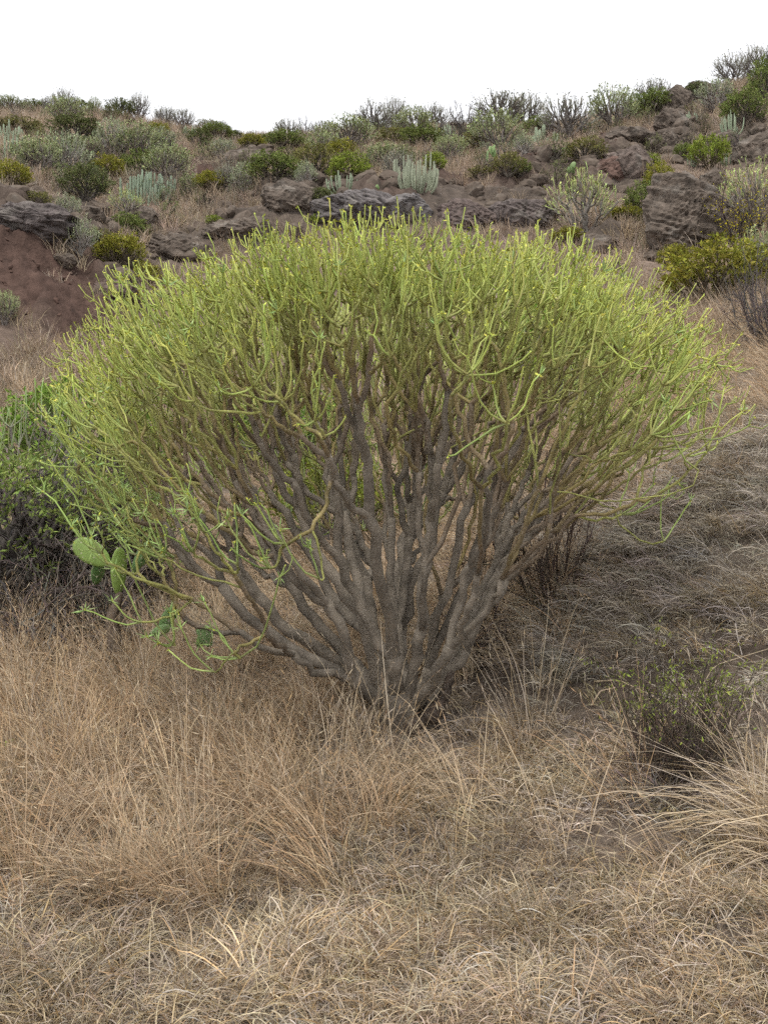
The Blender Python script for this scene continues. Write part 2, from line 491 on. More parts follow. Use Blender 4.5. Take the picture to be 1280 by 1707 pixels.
def tip_buds(P, r, amount=3, size=0.0125, col=(0.42, 0.43, 0.06)):
    n = len(P)
    e = np.repeat(P[:, -1], amount, 0); d = np.repeat(unit(P[:, -1] - P[:, -2]), amount, 0)
    m = len(e)
    return leaves(e - d * 0.004, d * 0.5 + r.normal(size=(m, 3)) * 0.6, size * r.uniform(0.6, 1.6, m), 0.0065 * r.uniform(0.7, 1.3, m) * size / 0.013, jitter_col(col, m, 0.15, r), r)

# ================================================================== THE SETTING
def build_ground():
    ys = np.concatenate([-np.exp(np.linspace(math.log(60), math.log(0.6), 26)), np.linspace(-0.4, 1.7, 14),
                         np.exp(np.linspace(math.log(1.8), math.log(48), 480)), np.exp(np.linspace(math.log(50), math.log(590), 34))])
    us = np.concatenate([np.linspace(-1.6, -0.47, 26), np.linspace(-0.46, 0.46, 380), np.linspace(0.47, 1.6, 26)])
    Y, U = np.meshgrid(ys, us, indexing='ij')
    X = U * np.sqrt(Y * Y + 3.0) * np.where(np.abs(Y) > 0, 1, 1)
    Z = ground_h(X.ravel(), Y.ravel()).reshape(X.shape)
    x, y, z = X.ravel(), Y.ravel(), Z.ravel()
    rock, red, bare = masks(x, y, base_h(x, y))
    far = sstep(7, 13, y)
    near_c = np.array([0.150, 0.122, 0.098])
    hill_c = np.array([0.165, 0.125, 0.100])
    rock_c = np.array([0.092, 0.074, 0.061])
    red_c = np.array([0.072, 0.046, 0.037])
    n1 = fbm(x * 0.8, y * 0.8, z * 0.8, o=5)[:, None]
    n2 = fbm(x * 3.1, y * 3.1, z * 3.1, o=4)[:, None]
    c = near_c * (1 - far[:, None]) + hill_c * far[:, None]
    r_ = np.clip(rock[:, None] * 1.3 + 0.35 * n1 * (rock[:, None] > 0.03), 0, 1)
    d_ = np.clip(red[:, None] * 1.15 + 0.3 * n1 * (red[:, None] > 0.03), 0, 1)
    c = c * (1 - r_) + rock_c * r_
    c = c * (1 - d_ * (1 - 0.5 * r_)) + red_c * (d_ * (1 - 0.5 * r_))
    c = c * (1 - bare[:, None] * 0.7) + np.array([0.072, 0.054, 0.042]) * bare[:, None] * 0.7  # darker soil tone, also the painted shade right of the trunk
    c = c * (1 + 0.35 * n1 + 0.25 * n2)
    # rock faces lean and step forward and back along their beds
    st = rock * 0.22 * ridged(x * 0.7, z * 2.2 + 0.35 * x, y * 0.3, o=4)
    y = y - st
    nr, nc = X.shape
    i = np.arange(nr - 1)[:, None] * nc + np.arange(nc - 1)[None]
    Q = np.stack([i, i + 1, i + nc + 1, i + nc], -1).reshape(-1, 4)
    o = obj('ground', mesh('ground', [(np.stack([x, y, z], 1), Q, None, c)], M['ground']))
    tag(o, 'dry brown hillside soil rising to a stony ridge', 'ground', kind='structure')
build_ground()

# ================================================================== THE GREAT SPURGE
def at(px, py, d):
    return np.array([(px - CX) / F * d, d, EYE + (CY - py) / F * d])

BD = 4.2
BASE = to_ground(672, 1214)
BASE = np.array([at(672, 1214, BD)[0], BD, 0]); BASE[2] = ground_h(BASE[0], BASE[1]) + 0.0
def great_spurge():
    r = np.random.default_rng(102)
    N = 2700
    a, b, hc = 1.285, 0.72, 1.10
    c0 = np.array([BASE[0] - 0.045, BASE[1], BASE[2] + hc])
    dirs = []
    while len(dirs) < N:
        v = unit(r.normal(size=(4000, 3)))
        el = np.degrees(np.arcsin(v[:, 2]))
        keep = r.random(4000) < np.interp(el, [-38, -22, -5, 12, 30, 45], [0, 0.10, 0.28, 0.62, 0.85, 1.0])
        # the left side hangs lower than the right
        keep &= (el > np.interp(v[:, 0], [-1, 0, 1], [-38, -28, -4]))
        keep &= r.random(4000) < 1 - 0.65 * sstep(0.25, 0.7, v[:, 0]) * sstep(26, 8, el)
        # and the side towards the path is thin below, so that the limbs show
        thin = np.interp(el, [-15, 2, 18, 36, 50], [0.04, 0.09, 0.2, 0.6, 1.0])
        keep &= r.random(4000) < 1 - sstep(0.15, 0.75, -v[:, 1]) * (1 - thin)
        dirs.extend(v[keep])
    v = np.array(dirs[:N])
    q = 1 - 0.19 * r.random(N) ** 1.3
    lob = 1 + 0.05 * vnoise(v[:, 0] * 2.6 + 3, v[:, 1] * 2.6, v[:, 2] * 2.6) + 0.025 * vnoise(v[:, 0] * 7, v[:, 1] * 7, v[:, 2] * 7)
    rad = np.array([a, a * 0.97, b])
    sq = (np.hypot(v[:, 0], v[:, 1]) ** 2.5 + np.abs(v[:, 2]) ** 2.5) ** (-1 / 2.5)
    sq = np.where(v[:, 2] > 0, sq, 1)
    tips = c0 + v * rad * (q * lob * sq)[:, None]
    # stray low clusters: at the left over the prickly pear, and hanging at the front
    extra = []
    for px, py, d, sx, sy, n in [(300, 1040, 3.75, 40, 30, 6), (255, 1085, 3.7, 15, 15, 3), (150, 960, 3.7, 30, 30, 4), (205, 870, 3.7, 60, 30, 12), (120, 805, 3.8, 30, 30, 8), (440, 900, 3.35, 50, 28, 9), 
                                  (1120, 800, 4.2, 40, 20, 6), (330, 860, 3.4, 50, 30, 12)]:
        for _ in range(n):
            extra.append(at(px + r.normal() * sx, py + r.normal() * sy, d + r.normal() * 0.06))
    tips = np.concatenate([tips, np.array(extra)])
    out = unit((tips - c0) * np.array([1, 1, 0.55]))
    updir = unit(np.array([0, 0, 1.0]) * 0.95 + out * np.array([0.75, 0.75, 0.25]) + r.normal(size=tips.shape) * 0.32)
    root = thing('spurge_shrub', 'big domed green spurge shrub with many grey forking limbs, in the foreground', 'shrub', tuple(BASE))
    O = BASE
    base = BASE + np.array([0.0, 0, 0.06])
    wood, shoots = spurge(base, tips, updir, r, first=13, whorl=5, shoot_len=0.160, power=0.445, rbase=0.00245, rtip=0.0031, mixing=0.05, rootspread=0.03, wob=0.045, ks=6, sched=(0.20, 0.36), stout=True)
    limbs = {}
    for limb in sorted({w[2] for w in wood}):
        P = np.array([w[0] for w in wood if w[2] == limb]); R = np.array([w[1] for w in wood if w[2] == limb])
        big = R.mean(1) > 0.014
        parts = []
        for m, s in ((big, 12), (~big, 7)):
            if m.any():
                C = bark_col(R[m]) * (1 + 0.12 * r.normal(size=(m.sum(), 1, 1)))
                parts.append(tubes(P[m] - O, R[m], C, s))
        limbs[limb] = obj('limb', mesh('limb', parts, M['bark']), root)
    # stubby trunk, and the dead broken stub beside it
    t = np.linspace(0, 1, 9)
    P = np.stack([np.zeros(9) + 0.012 * np.sin(5 * t), np.zeros(9), -0.12 + 0.30 * t], 1)
    R = 0.085 + 0.018 * np.cos(t * 6.5) + 0.05 * t ** 2 - 0.065 * t ** 6
    th = tubes(P[None], R[None], np.tile(GREY * 0.95, (1, 9, 1)), 20)
    th[0][:] += 0.009 * fbm(th[0][:, 0] * 22, th[0][:, 1] * 22, th[0][:, 2] * 14)[:, None] * unit(th[0] * np.array([1, 1, 0.01]))
    obj('trunk', mesh('trunk', [th], M['bark']), root)
    P = np.array([[0.02, -0.05, 0.02], [0.07, -0.07, 0.05], [0.115, -0.08, 0.085], [0.150, -0.08, 0.135], [0.165, -0.08, 0.185], [0.178, -0.08, 0.235]])
    R = np.array([0.040, 0.033, 0.027, 0.026, 0.018, 0.010])
    P = np.array([[np.interp(s, np.arange(6), P[:, j]) for j in range(3)] for s in np.linspace(0, 5, 16)]); R = np.interp(np.linspace(0, 5, 16), np.arange(6), R) * (1 + 0.16 * r.normal(size=16))
    st = tubes(P[None], R[None], np.tile(np.array([0.06, 0.045, 0.035]), (1, 16, 1)), 9)
    st[0][:] += r.normal(size=st[0].shape) * 0.003
    tag(obj('dead_stub', mesh('dead_stub', [st], M['bark']), root), 'broken dark dead branch stub')
    # shoots
    P = np.array([s[0] for s in shoots]) - O; R = np.array([s[1] for s in shoots]); lim = np.array([s[2] for s in shoots])
    n = len(P)
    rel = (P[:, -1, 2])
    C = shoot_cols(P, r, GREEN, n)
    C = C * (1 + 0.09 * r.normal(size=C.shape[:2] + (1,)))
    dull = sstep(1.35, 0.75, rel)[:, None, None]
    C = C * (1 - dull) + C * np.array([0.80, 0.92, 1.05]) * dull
    order = np.argsort(np.linalg.norm(P[:, -1] + O - np.array([0, 0, EYE]), axis=1))
    # linear leaves in small stars on the lower shoots
    has = (r.random(n) < np.interp(rel, [0.5, 0.9, 1.3, 1.7], [0.8, 0.55, 0.16, 0.02]))
    forks = np.where(r.random(n) < np.interp(rel, [0.8, 1.3], [0.25, 0.7]), r.integers(2, 4, n), 0)
    def geo(ix):
        ix = np.asarray(ix)
        g = [tubes(P[ix], R[ix], C[ix], 5)]
        # many shoots end in two or three short forks
        f = ix[forks[ix] > 0]
        if len(f):
            par = np.repeat(f, forks[f]); m = len(par)
            td = unit(P[par, -1] - P[par, -2])
            L = r.uniform(0.03, 0.095, m)[:, None]
            sd = r.normal(size=(m, 3)); sd = unit(sd - td * (sd * td).sum(-1, keepdims=True))
            p0 = P[par, -1] - td * 0.003; p1 = p0 + unit(td * 0.9 + sd) * L * 0.5; p2 = p1 + unit(td + 0.3 * sd + np.array([0, 0, 0.45])) * L * 0.55
            Pf = np.stack([p0, p1, p2], 1)
            g.append(tubes(Pf, R[par, -1][:, None] * np.array([[0.75, 0.7, 0.6]]), np.repeat(C[par, -1][:, None], 3, 1), 4))
            g.append(tip_buds(Pf, r, 2, 0.010))
        g.append(tip_buds(P[ix], r))
        h = ix[has[ix]]
        if len(h):
            e = np.repeat(P[h, -1], 8, 0); d = np.repeat(unit(P[h, -1] - P[h, -2]), 8, 0)
            g.append(leaves(e, d * 0.55 + r.normal(size=e.shape) * 0.7, r.uniform(0.022, 0.05, len(e)), np.full(len(e), 0.005), jitter_col((0.27, 0.38, 0.13), len(e), 0.14, r), r))
        return g
    for i in order[:300]:
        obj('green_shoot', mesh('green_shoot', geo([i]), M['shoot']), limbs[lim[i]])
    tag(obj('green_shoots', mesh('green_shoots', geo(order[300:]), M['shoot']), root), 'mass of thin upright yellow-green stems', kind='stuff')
great_spurge()

# ================================================================== ROCKS
def boulder(seed, dims, sub=4, bed=0.5, rough=0.32, tone=(0.098, 0.079, 0.064), tilt=25.0):
    """a weathered basalt block with tilted beds; dims in metres, its foot at z = 0"""
    bm = bmesh.new()
    bmesh.ops.create_icosphere(bm, subdivisions=sub, radius=1.0)
    v = np.array([q.co[:] for q in bm.verts]); f = np.array([[w.index for w in q.verts] for q in bm.faces])
    bm.free()
    k = seed * 7.31
    # squarer than a ball
    v = np.sign(v) * np.abs(v) ** 0.72
    n = unit(v)
    v = v * (1 + 0.34 * fbm(n[:, 0] * 1.3 + k, n[:, 1] * 1.3, n[:, 2] * 1.3, o=3))[:, None]
    rr = np.random.default_rng(seed * 13 + 5)
    for i in range(34):                                  # broken faces
        pn = unit(rr.normal(size=3)); ph = rr.uniform(0.74, 1.12)
        dd = v @ pn
        v = v - pn[None] * np.maximum(dd - ph, 0)[:, None] * 0.9
    v = v * np.array(dims) * 0.56
    a = math.radians(tilt)
    s = (v[:, 2] * math.cos(a) + v[:, 0] * math.sin(a)) / max(dims) * 9 / bed
    s = s + 0.8 * fbm(v[:, 0] * 1.7 + k, v[:, 1] * 1.7, v[:, 2] * 1.7, o=3)
    step = np.abs((s % 1.0) - 0.5) * 2
    m = max(dims)
    g = ridged(v[:, 0] * 3.2 / m + k, v[:, 1] * 3.2 / m, v[:, 2] * 3.2 / m, o=5)
    e1 = (v[:, 0] * math.cos(a) - v[:, 2] * math.sin(a)) / m; e3 = (v[:, 2] * math.cos(a) + v[:, 0] * math.sin(a)) / m
    fine = 0.65 * ridged(e1 * 1.5 + k, v[:, 1] * 1.5 / m, e3 * 10, o=4) + 0.5 * fbm(v[:, 0] * 9 / m + k, v[:, 1] * 9 / m, v[:, 2] * 9 / m, o=4) - 0.2
    v = v + n * (m * rough * (0.10 * (sstep(0.1, 0.5, step) - 0.5) * (0.7 + fbm(v[:, 0] * 2.1 / m + k, v[:, 1] * 2.1 / m, v[:, 2] * 2.1 / m, o=2)) + 0.16 * g + 0.20 * fine))[:, None]
    v[:, 2] += dims[2] * 0.42
    c = np.array(tone)[None] * (1.15 + 0.35 * fbm(v[:, 0] * 6 + k, v[:, 1] * 6, v[:, 2] * 6, o=4))[:, None]
    lich = sstep(0.2, 0.5, fbm(v[:, 0] * 5 + k, v[:, 1] * 5, v[:, 2] * 5, o=4))[:, None] * 0.5
    c = c * (1 - lich) + np.array([0.17, 0.155, 0.135]) * lich
    return v, None, f, c

RNUM = [0]
def rock(px, py, w, h, label, tone=(0.098, 0.079, 0.064), depth=0.8, sub=4, tilt=25, bed=0.5, rough=0.32):
    p = to_ground(px, py)
    s = p[1] / F
    RNUM[0] += 1
    me = mesh('rock', [boulder(RNUM[0], (w * s * 1.3, w * s * depth * 1.2, h * s * 1.3), sub, bed, rough, tone, tilt)], M['rock'], smooth=False)
    o = obj('rock', me)
    o.location = (p[0], p[1] + 0.3 * w * s * depth, p[2] - 0.30 * h * s)
    o.rotation_euler = (0, 0, random.uniform(-0.35, 0.35))
    return tag(o, label, 'rock', 'dark volcanic rocks on the hillside')

rock(1148, 428, 92, 165, 'tall layered dark rock standing like a stump at right above the yellow-green bush', depth=0.75, sub=6, tilt=18, bed=0.34, rough=0.3)
rock(1188, 330, 45, 50, 'jagged dark shoulder stone on the right side of the tall layered rock', sub=5)
rock(30, 380, 140, 44, 'long dark rock ledge capping the red bank at the left edge', depth=0.7, sub=6, tilt=8, tone=(0.085, 0.072, 0.068))
rock(148, 372, 36, 24, 'small dark rock beside the pale spurge above the red bank')
rock(232, 376, 46, 24, 'dark rock among shrubs below the wide column cactus')
rock(414, 276, 66, 30, 'smooth dark rock hump left of centre below the skyline', sub=5, rough=0.2)
rock(398, 400, 92, 44, 'broad dark rock face just above the left end of the great crown', sub=5)
rock(296, 426, 82, 40, 'sloping grey rock in the gully left of the great crown', sub=5)
rock(482, 352, 72, 44, 'dark crag below the olive bushes at centre left', sub=5)
rock(598, 372, 110, 52, 'grey rounded cliff block under the bright yellow-green bush', sub=6, tone=(0.115, 0.103, 0.100), rough=0.24)
rock(668, 366, 74, 46, 'pale grey cliff block just left below the curved column cactus', sub=5, tone=(0.125, 0.115, 0.112), rough=0.24)
rock(772, 372, 86, 40, 'brown cliff block right below the curved column cactus', sub=5, tone=(0.10, 0.078, 0.070))
rock(868, 376, 80, 46, 'dark brown cliff block left of the sparse grey spurge', sub=5, tone=(0.095, 0.078, 0.072))
rock(1000, 416, 52, 26, 'low black rock showing just over the right part of the great crown')
rock(1052, 300, 62, 62, 'brown upright crag above the sparse grey spurge', sub=5, tone=(0.105, 0.082, 0.070), tilt=50)
rock(1012, 305, 48, 40, 'reddish brown crag left of the upright brown crag', sub=5, tone=(0.115, 0.074, 0.060), tilt=50)
rock(1050, 232, 56, 20, 'flat black rock lying on the slope below the tall ridge rocks')
rock(1112, 250, 48, 36, 'dark stepped rock at the foot of the ridge outcrop', sub=5)
rock(1120, 212, 40, 34, 'middle block of the stepped ridge outcrop at upper right', sub=5)
rock(1130, 184, 38, 42, 'steep dark block near the top of the ridge outcrop', sub=5, tilt=60)
rock(1168, 158, 38, 26, 'rounded dark boulder on the skyline at the top of the ridge outcrop')
rock(1262, 270, 58, 52, 'slanting grey rock slab at the right edge under the green bushes', sub=5, tilt=-35)
rock(1208, 246, 32, 24, 'small dark rock between the green bushes at upper right')
rock(20, 206, 26, 14, 'little dark rock near the skyline at far left')
rock(190, 498, 60, 34, 'dark rock at the lower right end of the red bank', sub=5, tone=(0.10, 0.072, 0.062))
rock(105, 445, 34, 18, 'dark stone half buried in the top of the red bank')

# ================================================================== SHRUB KINDS OF THE HILLSIDE, each built at unit size
def proto_spurge(seed, n, green, greys=1.0, thick=1.0, flat=0.5, cover=1.0, shoot=0.2, whorl=4, low=-8, wood_tone=(0.17, 0.15, 0.135), leafy=0, mat='shoot', leafs=1.0):
    r = np.random.default_rng(seed)
    v = unit(r.normal(size=(n * 8, 3))); el = np.degrees(np.arcsin(v[:, 2]))
    v = v[(el > low) | ((el > low - 18) & (r.random(n * 8) < 0.3))][:n]
    q = 1 - 0.42 * r.random(len(v)) ** 1.4
    lob = 1 + 0.16 * vnoise(v[:, 0] * 2.4 + seed, v[:, 1] * 2.4, v[:, 2] * 2.4)
    tips = np.array([0, 0, 1 - flat]) + v * np.array([0.5, 0.5, flat]) * (q * lob)[:, None]
    out = unit((tips - np.array([0, 0, 0.3])))
    up = unit(np.array([0, 0, 0.7]) + out * 0.8 + r.normal(size=tips.shape) * 0.18)
    wood, sh = spurge(np.array([0, 0, 0.02]), tips, up, r, first=6, whorl=whorl, shoot_len=shoot, rtip=0.0062 * thick, power=0.40, wob=0.06, kw=5, ks=4, rootspread=0.05)
    P = np.array([w[0] for w in wood]); R = np.array([w[1] for w in wood])
    wc = np.array(wood_tone)
    trunk = mesh('trunk', [tubes(P, R, np.tile(wc, (len(P), 5, 1)) * (1 + 0.15 * r.normal(size=(len(P), 1, 1))), 5)], M['twig'])
    P = np.array([s[0] for s in sh]); R = np.array([s[1] for s in sh])
    t = np.linspace(0, 1, 4)[None, :, None]
    g = jitter_col(green, len(P), 0.2, r)[:, None]
    C = wc * (1 - t) ** 1.5 * greys + g * (1 - (1 - t) ** 1.5 * greys)
    parts = [tubes(P, R, C, 4)]
    if leafy:
        m = len(P) * leafy
        e = np.repeat(P[:, -1] * 0.75 + P[:, -2] * 0.25, leafy, 0); d = np.repeat(unit(P[:, -1] - P[:, -2]), leafy, 0)
        f_ = np.clip(1 + 0.25 * r.normal(size=len(P)), 0.5, 1.7)[np.repeat(np.arange(len(P)), leafy)][:, None]
        parts.append(leaves(e + r.normal(size=(m, 3)) * 0.02 * leafs, d * 0.6 + r.normal(size=(m, 3)) * 0.6, leafs * r.uniform(0.03, 0.07, m), leafs * r.uniform(0.014, 0.024, m), jitter_col(green, m, 0.18, r) * f_, r))
    crown = mesh('crown', parts, M[mat])
    return [('trunk', trunk), ('crown', crown)]

def twig_paths(r, n0, gens, spread=0.9, length=0.9, k=5, fan=3, wob=0.12, base=0.06, droop=0.0):
    """stems and their side twigs as path batches, one per generation, in a dome about one unit wide and high"""
    a = r.uniform(0, 2 * math.pi, n0); ln = r.uniform(0.6, 1.0, n0) * length
    out = spread * np.sqrt(r.random(n0))
    p = np.stack([np.cos(a), np.sin(a), np.zeros(n0)], 1) * base * r.random((n0, 1))
    d = unit(np.stack([np.cos(a) * out, np.sin(a) * out, np.ones(n0) * 0.8], 1))
    res = []
    for g in range(gens):
        n = len(p)
        P = np.empty((n, k, 3)); P[:, 0] = p; dd = d.copy()
        for i in range(1, k):
            dd = unit(dd + r.normal(size=(n, 3)) * wob + np.array([0, 0, -droop]))
            P[:, i] = P[:, i - 1] + dd * (ln / (k - 1))[:, None]
        res.append(P)
        m = n * fan
        par = np.repeat(np.arange(n), fan)
        s = r.integers(1 if g else 2, k, m)
        p = P[par, s] * 0.5 + P[par, s - 1] * 0.5
        d = unit(P[par, s] - P[par, s - 1]) + r.normal(size=(m, 3)) * 0.55
        d = unit(d); ln = ln[par] * r.uniform(0.4, 0.62, m)
    return res

def proto_twigs(seed, n0=22, gens=4, fan=3, tone=(0.10, 0.085, 0.075), r0=0.010, spread=1.0, leaf=None, leaf_n=0, leaf_len=(0.03, 0.06), leaf_w=0.35, wob=0.15, droop=0.0, part='crown', lean=None, leaf_gen=-1, zmin=0.0):
    r = np.random.default_rng(seed)
    G = twig_paths(r, n0, gens, spread, 0.62, 5, fan, wob, droop=droop)
    allp = np.concatenate([g.reshape(-1, 3) for g in G])
    w = np.percentile(np.abs(allp[:, :2]), 98); h = np.percentile(allp[:, 2], 99)
    sc = np.array([0.5 / w, 0.5 / w, 1.0 / h])
    wood = []
    for gi, P in enumerate(G):
        P = P * sc
        rr = r0 * 0.62 ** gi
        R = np.linspace(rr, rr * 0.6, 5)[None] * r.uniform(0.7, 1.3, (len(P), 1))
        C = np.tile(jitter_col(tone, len(P), 0.22, r)[:, None], (1, 5, 1))
        P = P if gi < 2 else P[:, ::2]; R = R if gi < 2 else R[:, ::2]; C = C if gi < 2 else C[:, ::2]
        wood.append(tubes(P, R, C, (5, 4)[gi] if gi < 2 else 3))
    out = [('trunk', mesh('trunk', wood, M['twig']))]
    if leaf is not None:
        P = np.concatenate([G[-1], G[-2]]) * sc
        n = len(P)
        par = np.repeat(np.arange(n), leaf_n); s = r.integers(1, 5, len(par))
        e = P[par, s] + r.normal(size=(len(par), 3)) * 0.008
        keep = e[:, 2] > zmin + 0.12 * r.normal(size=len(e))
        e, par, s = e[keep], par[keep], s[keep]
        d = unit(P[par, s] - P[par, s - 1]) * 0.6 + r.normal(size=e.shape) * 0.55 + np.array([0, 0, 0.35])
        ln = r.uniform(leaf_len[0], leaf_len[1], len(e))
        # some twigs carry fresher leaves than others
        fresh = (1 + 0.22 * r.normal(size=n))[par][:, None]
        C = jitter_col(leaf, len(e), 0.16, r) * np.clip(fresh, 0.5, 1.6)
        out.append(('crown', mesh('crown', [leaves(e, d, ln, ln * leaf_w, C, r)], M['leaf'])))
    return out

def column_mesh(r, p0, lean, height, rad, tone):
    k = 8
    t = np.linspace(0, 1, k)
    out = np.array([lean[0], lean[1], 0.0])
    P = p0[None] + out[None] * (1 - (1 - t[:, None]) ** 2.4) + np.array([0, 0, 1.0])[None] * (height * t ** 1.35)[:, None]
    R = rad * np.array([0.75, 0.95, 1, 1, 1, 1, 0.95, 0.72])
    V, Q, T, C = tubes(P[None], R[None], np.tile(np.array(tone), (1, k, 1)) * (1 + 0.1 * r.normal()), 10)
    V = V.reshape(k + 1, 10, 3); C = C.reshape(k + 1, 10, 3).copy()
    cen = np.concatenate([P, P[-1:]])[:, None]
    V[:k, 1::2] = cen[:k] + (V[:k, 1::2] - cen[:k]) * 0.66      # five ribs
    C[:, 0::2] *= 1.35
    return mesh('column', [(V.reshape(-1, 3), Q, None, C.reshape(-1, 3))], M['cactus'], smooth=False)

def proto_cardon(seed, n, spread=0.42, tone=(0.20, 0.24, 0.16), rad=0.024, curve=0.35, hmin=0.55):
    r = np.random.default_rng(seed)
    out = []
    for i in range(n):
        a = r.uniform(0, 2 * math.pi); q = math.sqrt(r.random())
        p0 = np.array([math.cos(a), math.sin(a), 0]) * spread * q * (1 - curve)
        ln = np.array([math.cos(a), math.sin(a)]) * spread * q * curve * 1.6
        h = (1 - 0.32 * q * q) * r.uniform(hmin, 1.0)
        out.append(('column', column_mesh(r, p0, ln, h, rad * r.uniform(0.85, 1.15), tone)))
    return out

def pad_mesh(w, h, t, tone, r, seg=20, rings=9):
    """an egg-shaped flat cactus joint standing on its narrow end, x across, y thick, z up"""
    V, Q, C = [], [], []
    for i in range(rings + 1):
        ph = math.pi * i / rings - math.pi / 2
        for j in range(seg):
            a = 2 * math.pi * j / seg
            cx = math.cos(ph)
            x = 0.5 * w * math.cos(a) * cx; z = 0.5 * h * math.sin(a) * cx
            x *= 0.80 + 0.28 * (z / h + 0.5)
            y = 0.5 * t * math.sin(ph) * (1 - 0.25 * cx) + 0.04 * w * (x / w) ** 2
            V.append((x, y, z + 0.5 * h))
    for i in range(rings):
        for j in range(seg):
            Q.append((i * seg + j, i * seg + (j + 1) % seg, (i + 1) * seg + (j + 1) % seg, (i + 1) * seg + j))
    parts = [(V, Q, None, np.tile(np.array(tone), (len(V), 1)))]
    if seg > 16:
        V = np.array(V); pick = V[r.choice(len(V), 46)]
        out = unit((pick - np.array([0, 0, 0.5 * h])) * np.array([1 / w, 6 / w, 1 / h]))
        e = np.repeat(pick, 4, 0); d = np.repeat(out, 4, 0) + r.normal(size=(len(pick) * 4, 3)) * 0.5
        parts.append(leaves(e, d, np.full(len(e), 0.012), np.full(len(e), 0.0016), np.tile(np.array([0.55, 0.5, 0.38]), (len(e), 1)), r))
    return mesh('pad', parts, M['pad'])

def proto_pear(seed, n=7, tone=(0.16, 0.24, 0.085)):
    r = np.random.default_rng(seed)
    t = np.linspace(0, 1, 6)
    P = np.stack([0.04 * np.sin(4 * t), 0 * t, 0.42 * t], 1)
    out = [('trunk', mesh('trunk', [tubes(P[None], np.linspace(0.07, 0.05, 6)[None], np.tile(np.array([0.07, 0.055, 0.045]), (1, 6, 1)), 8)], M['twig']))]
    for i in range(n):
        me = pad_mesh(0.26, 0.38, 0.06, np.array(tone) * r.uniform(0.8, 1.25), r, 14, 6)
        a = r.uniform(0, 2 * math.pi); q = r.uniform(0.05, 0.28)
        out.append(('pad', me, (math.cos(a) * q, math.sin(a) * q, r.uniform(0.3, 0.62)), (r.uniform(-0.4, 0.4), math.cos(a) * 0.7, r.uniform(0, 3))))
    return out

PROTO = {
    'tg': [proto_spurge(20 + i, 240, (0.25, 0.285, 0.125), 0.8, 0.8, leafy=6) for i in range(4)],
    'tp': [proto_spurge(30 + i, 220, (0.24, 0.27, 0.15), 1.0, 0.8, wood_tone=(0.24, 0.22, 0.20), leafy=4) for i in range(3)],
    'ty': [proto_spurge(40 + i, 130, (0.31, 0.36, 0.11), 1.0, 0.85, leafy=2, wood_tone=(0.20, 0.18, 0.16)) for i in range(3)],
    'tb': [proto_spurge(50 + i, 280, (0.19, 0.19, 0.135), 1.0, 0.66, wood_tone=(0.15, 0.135, 0.125), leafy=1) for i in range(3)],
    'ly': [proto_spurge(60 + i, 230, (0.245, 0.24, 0.045), 0.7, 0.8, leafy=11, mat='leaf', wood_tone=(0.11, 0.09, 0.065), low=-18, leafs=1.25) for i in range(3)],
    'lb': [proto_spurge(65 + i, 230, (0.215, 0.265, 0.05), 0.7, 0.8, leafy=11, mat='leaf', wood_tone=(0.11, 0.09, 0.065), low=-18, leafs=1.25) for i in range(2)],
    'lg': [proto_spurge(70 + i, 230, (0.165, 0.20, 0.062), 0.7, 0.8, leafy=11, mat='leaf', wood_tone=(0.11, 0.095, 0.08), low=-18, leafs=1.2) for i in range(3)],
    'ld': [proto_spurge(75 + i, 230, (0.122, 0.138, 0.056), 0.7, 0.8, leafy=10, mat='leaf', wood_tone=(0.09, 0.08, 0.07), low=-18, leafs=1.2) for i in range(3)],
    'lo': [proto_spurge(80 + i, 230, (0.18, 0.175, 0.06), 0.7, 0.8, leafy=8, mat='leaf', wood_tone=(0.11, 0.095, 0.08), low=-18, leafs=1.1) for i in range(3)],
    'dd': [proto_twigs(85 + i, 26, 4, 3, (0.085, 0.072, 0.066), 0.010, 1.1) for i in range(2)],
    'db': [proto_twigs(88 + i, 7, 4, 3, (0.11, 0.10, 0.095), 0.016, 0.9, wob=0.22) for i in range(2)],
    'cc': [proto_cardon(90 + i, 24) for i in range(2)],
    'cs': [proto_cardon(94 + i, 9, 0.4, rad=0.045) for i in range(2)],
    'pp': [proto_pear(97 + i) for i in range(2)],
}
KIND = {'tg': ('spurge_shrub', 'shrub', 'domed spurge shrubs on the hillside'), 'tp': ('spurge_shrub', 'shrub', 'domed spurge shrubs on the hillside'),
        'ty': ('spurge_shrub', 'shrub', 'domed spurge shrubs on the hillside'), 'tb': ('spurge_shrub', 'shrub', 'domed spurge shrubs on the hillside'),
        'ly': ('leafy_shrub', 'shrub', 'leafy bushes on the hillside'), 'lb': ('leafy_shrub', 'shrub', 'leafy bushes on the hillside'),
        'lg': ('leafy_shrub', 'shrub', 'leafy bushes on the hillside'), 'ld': ('leafy_shrub', 'shrub', 'leafy bushes on the hillside'),
        'lo': ('leafy_shrub', 'shrub', 'leafy bushes on the hillside'), 'dd': ('twiggy_shrub', 'shrub', 'leafless shrubs'), 'db': ('twiggy_shrub', 'shrub', 'leafless shrubs'),
        'cc': ('column_cactus', 'cactus', 'column cacti on the hillside'), 'cs': ('column_cactus', 'cactus', 'column cacti on the hillside'),
        'pp': ('prickly_pear', 'cactus', 'prickly pears on the hillside')}
COUNT = {}
def put(parts, name, label, cat, group, loc, rz, sc):
    t = thing(name, label, cat, tuple(loc), rz, sc, group)
    for q in parts:
        o = obj(q[0], q[1], t)
        if len(q) > 2:
            o.location = q[2]; o.rotation_euler = q[3]
    return t

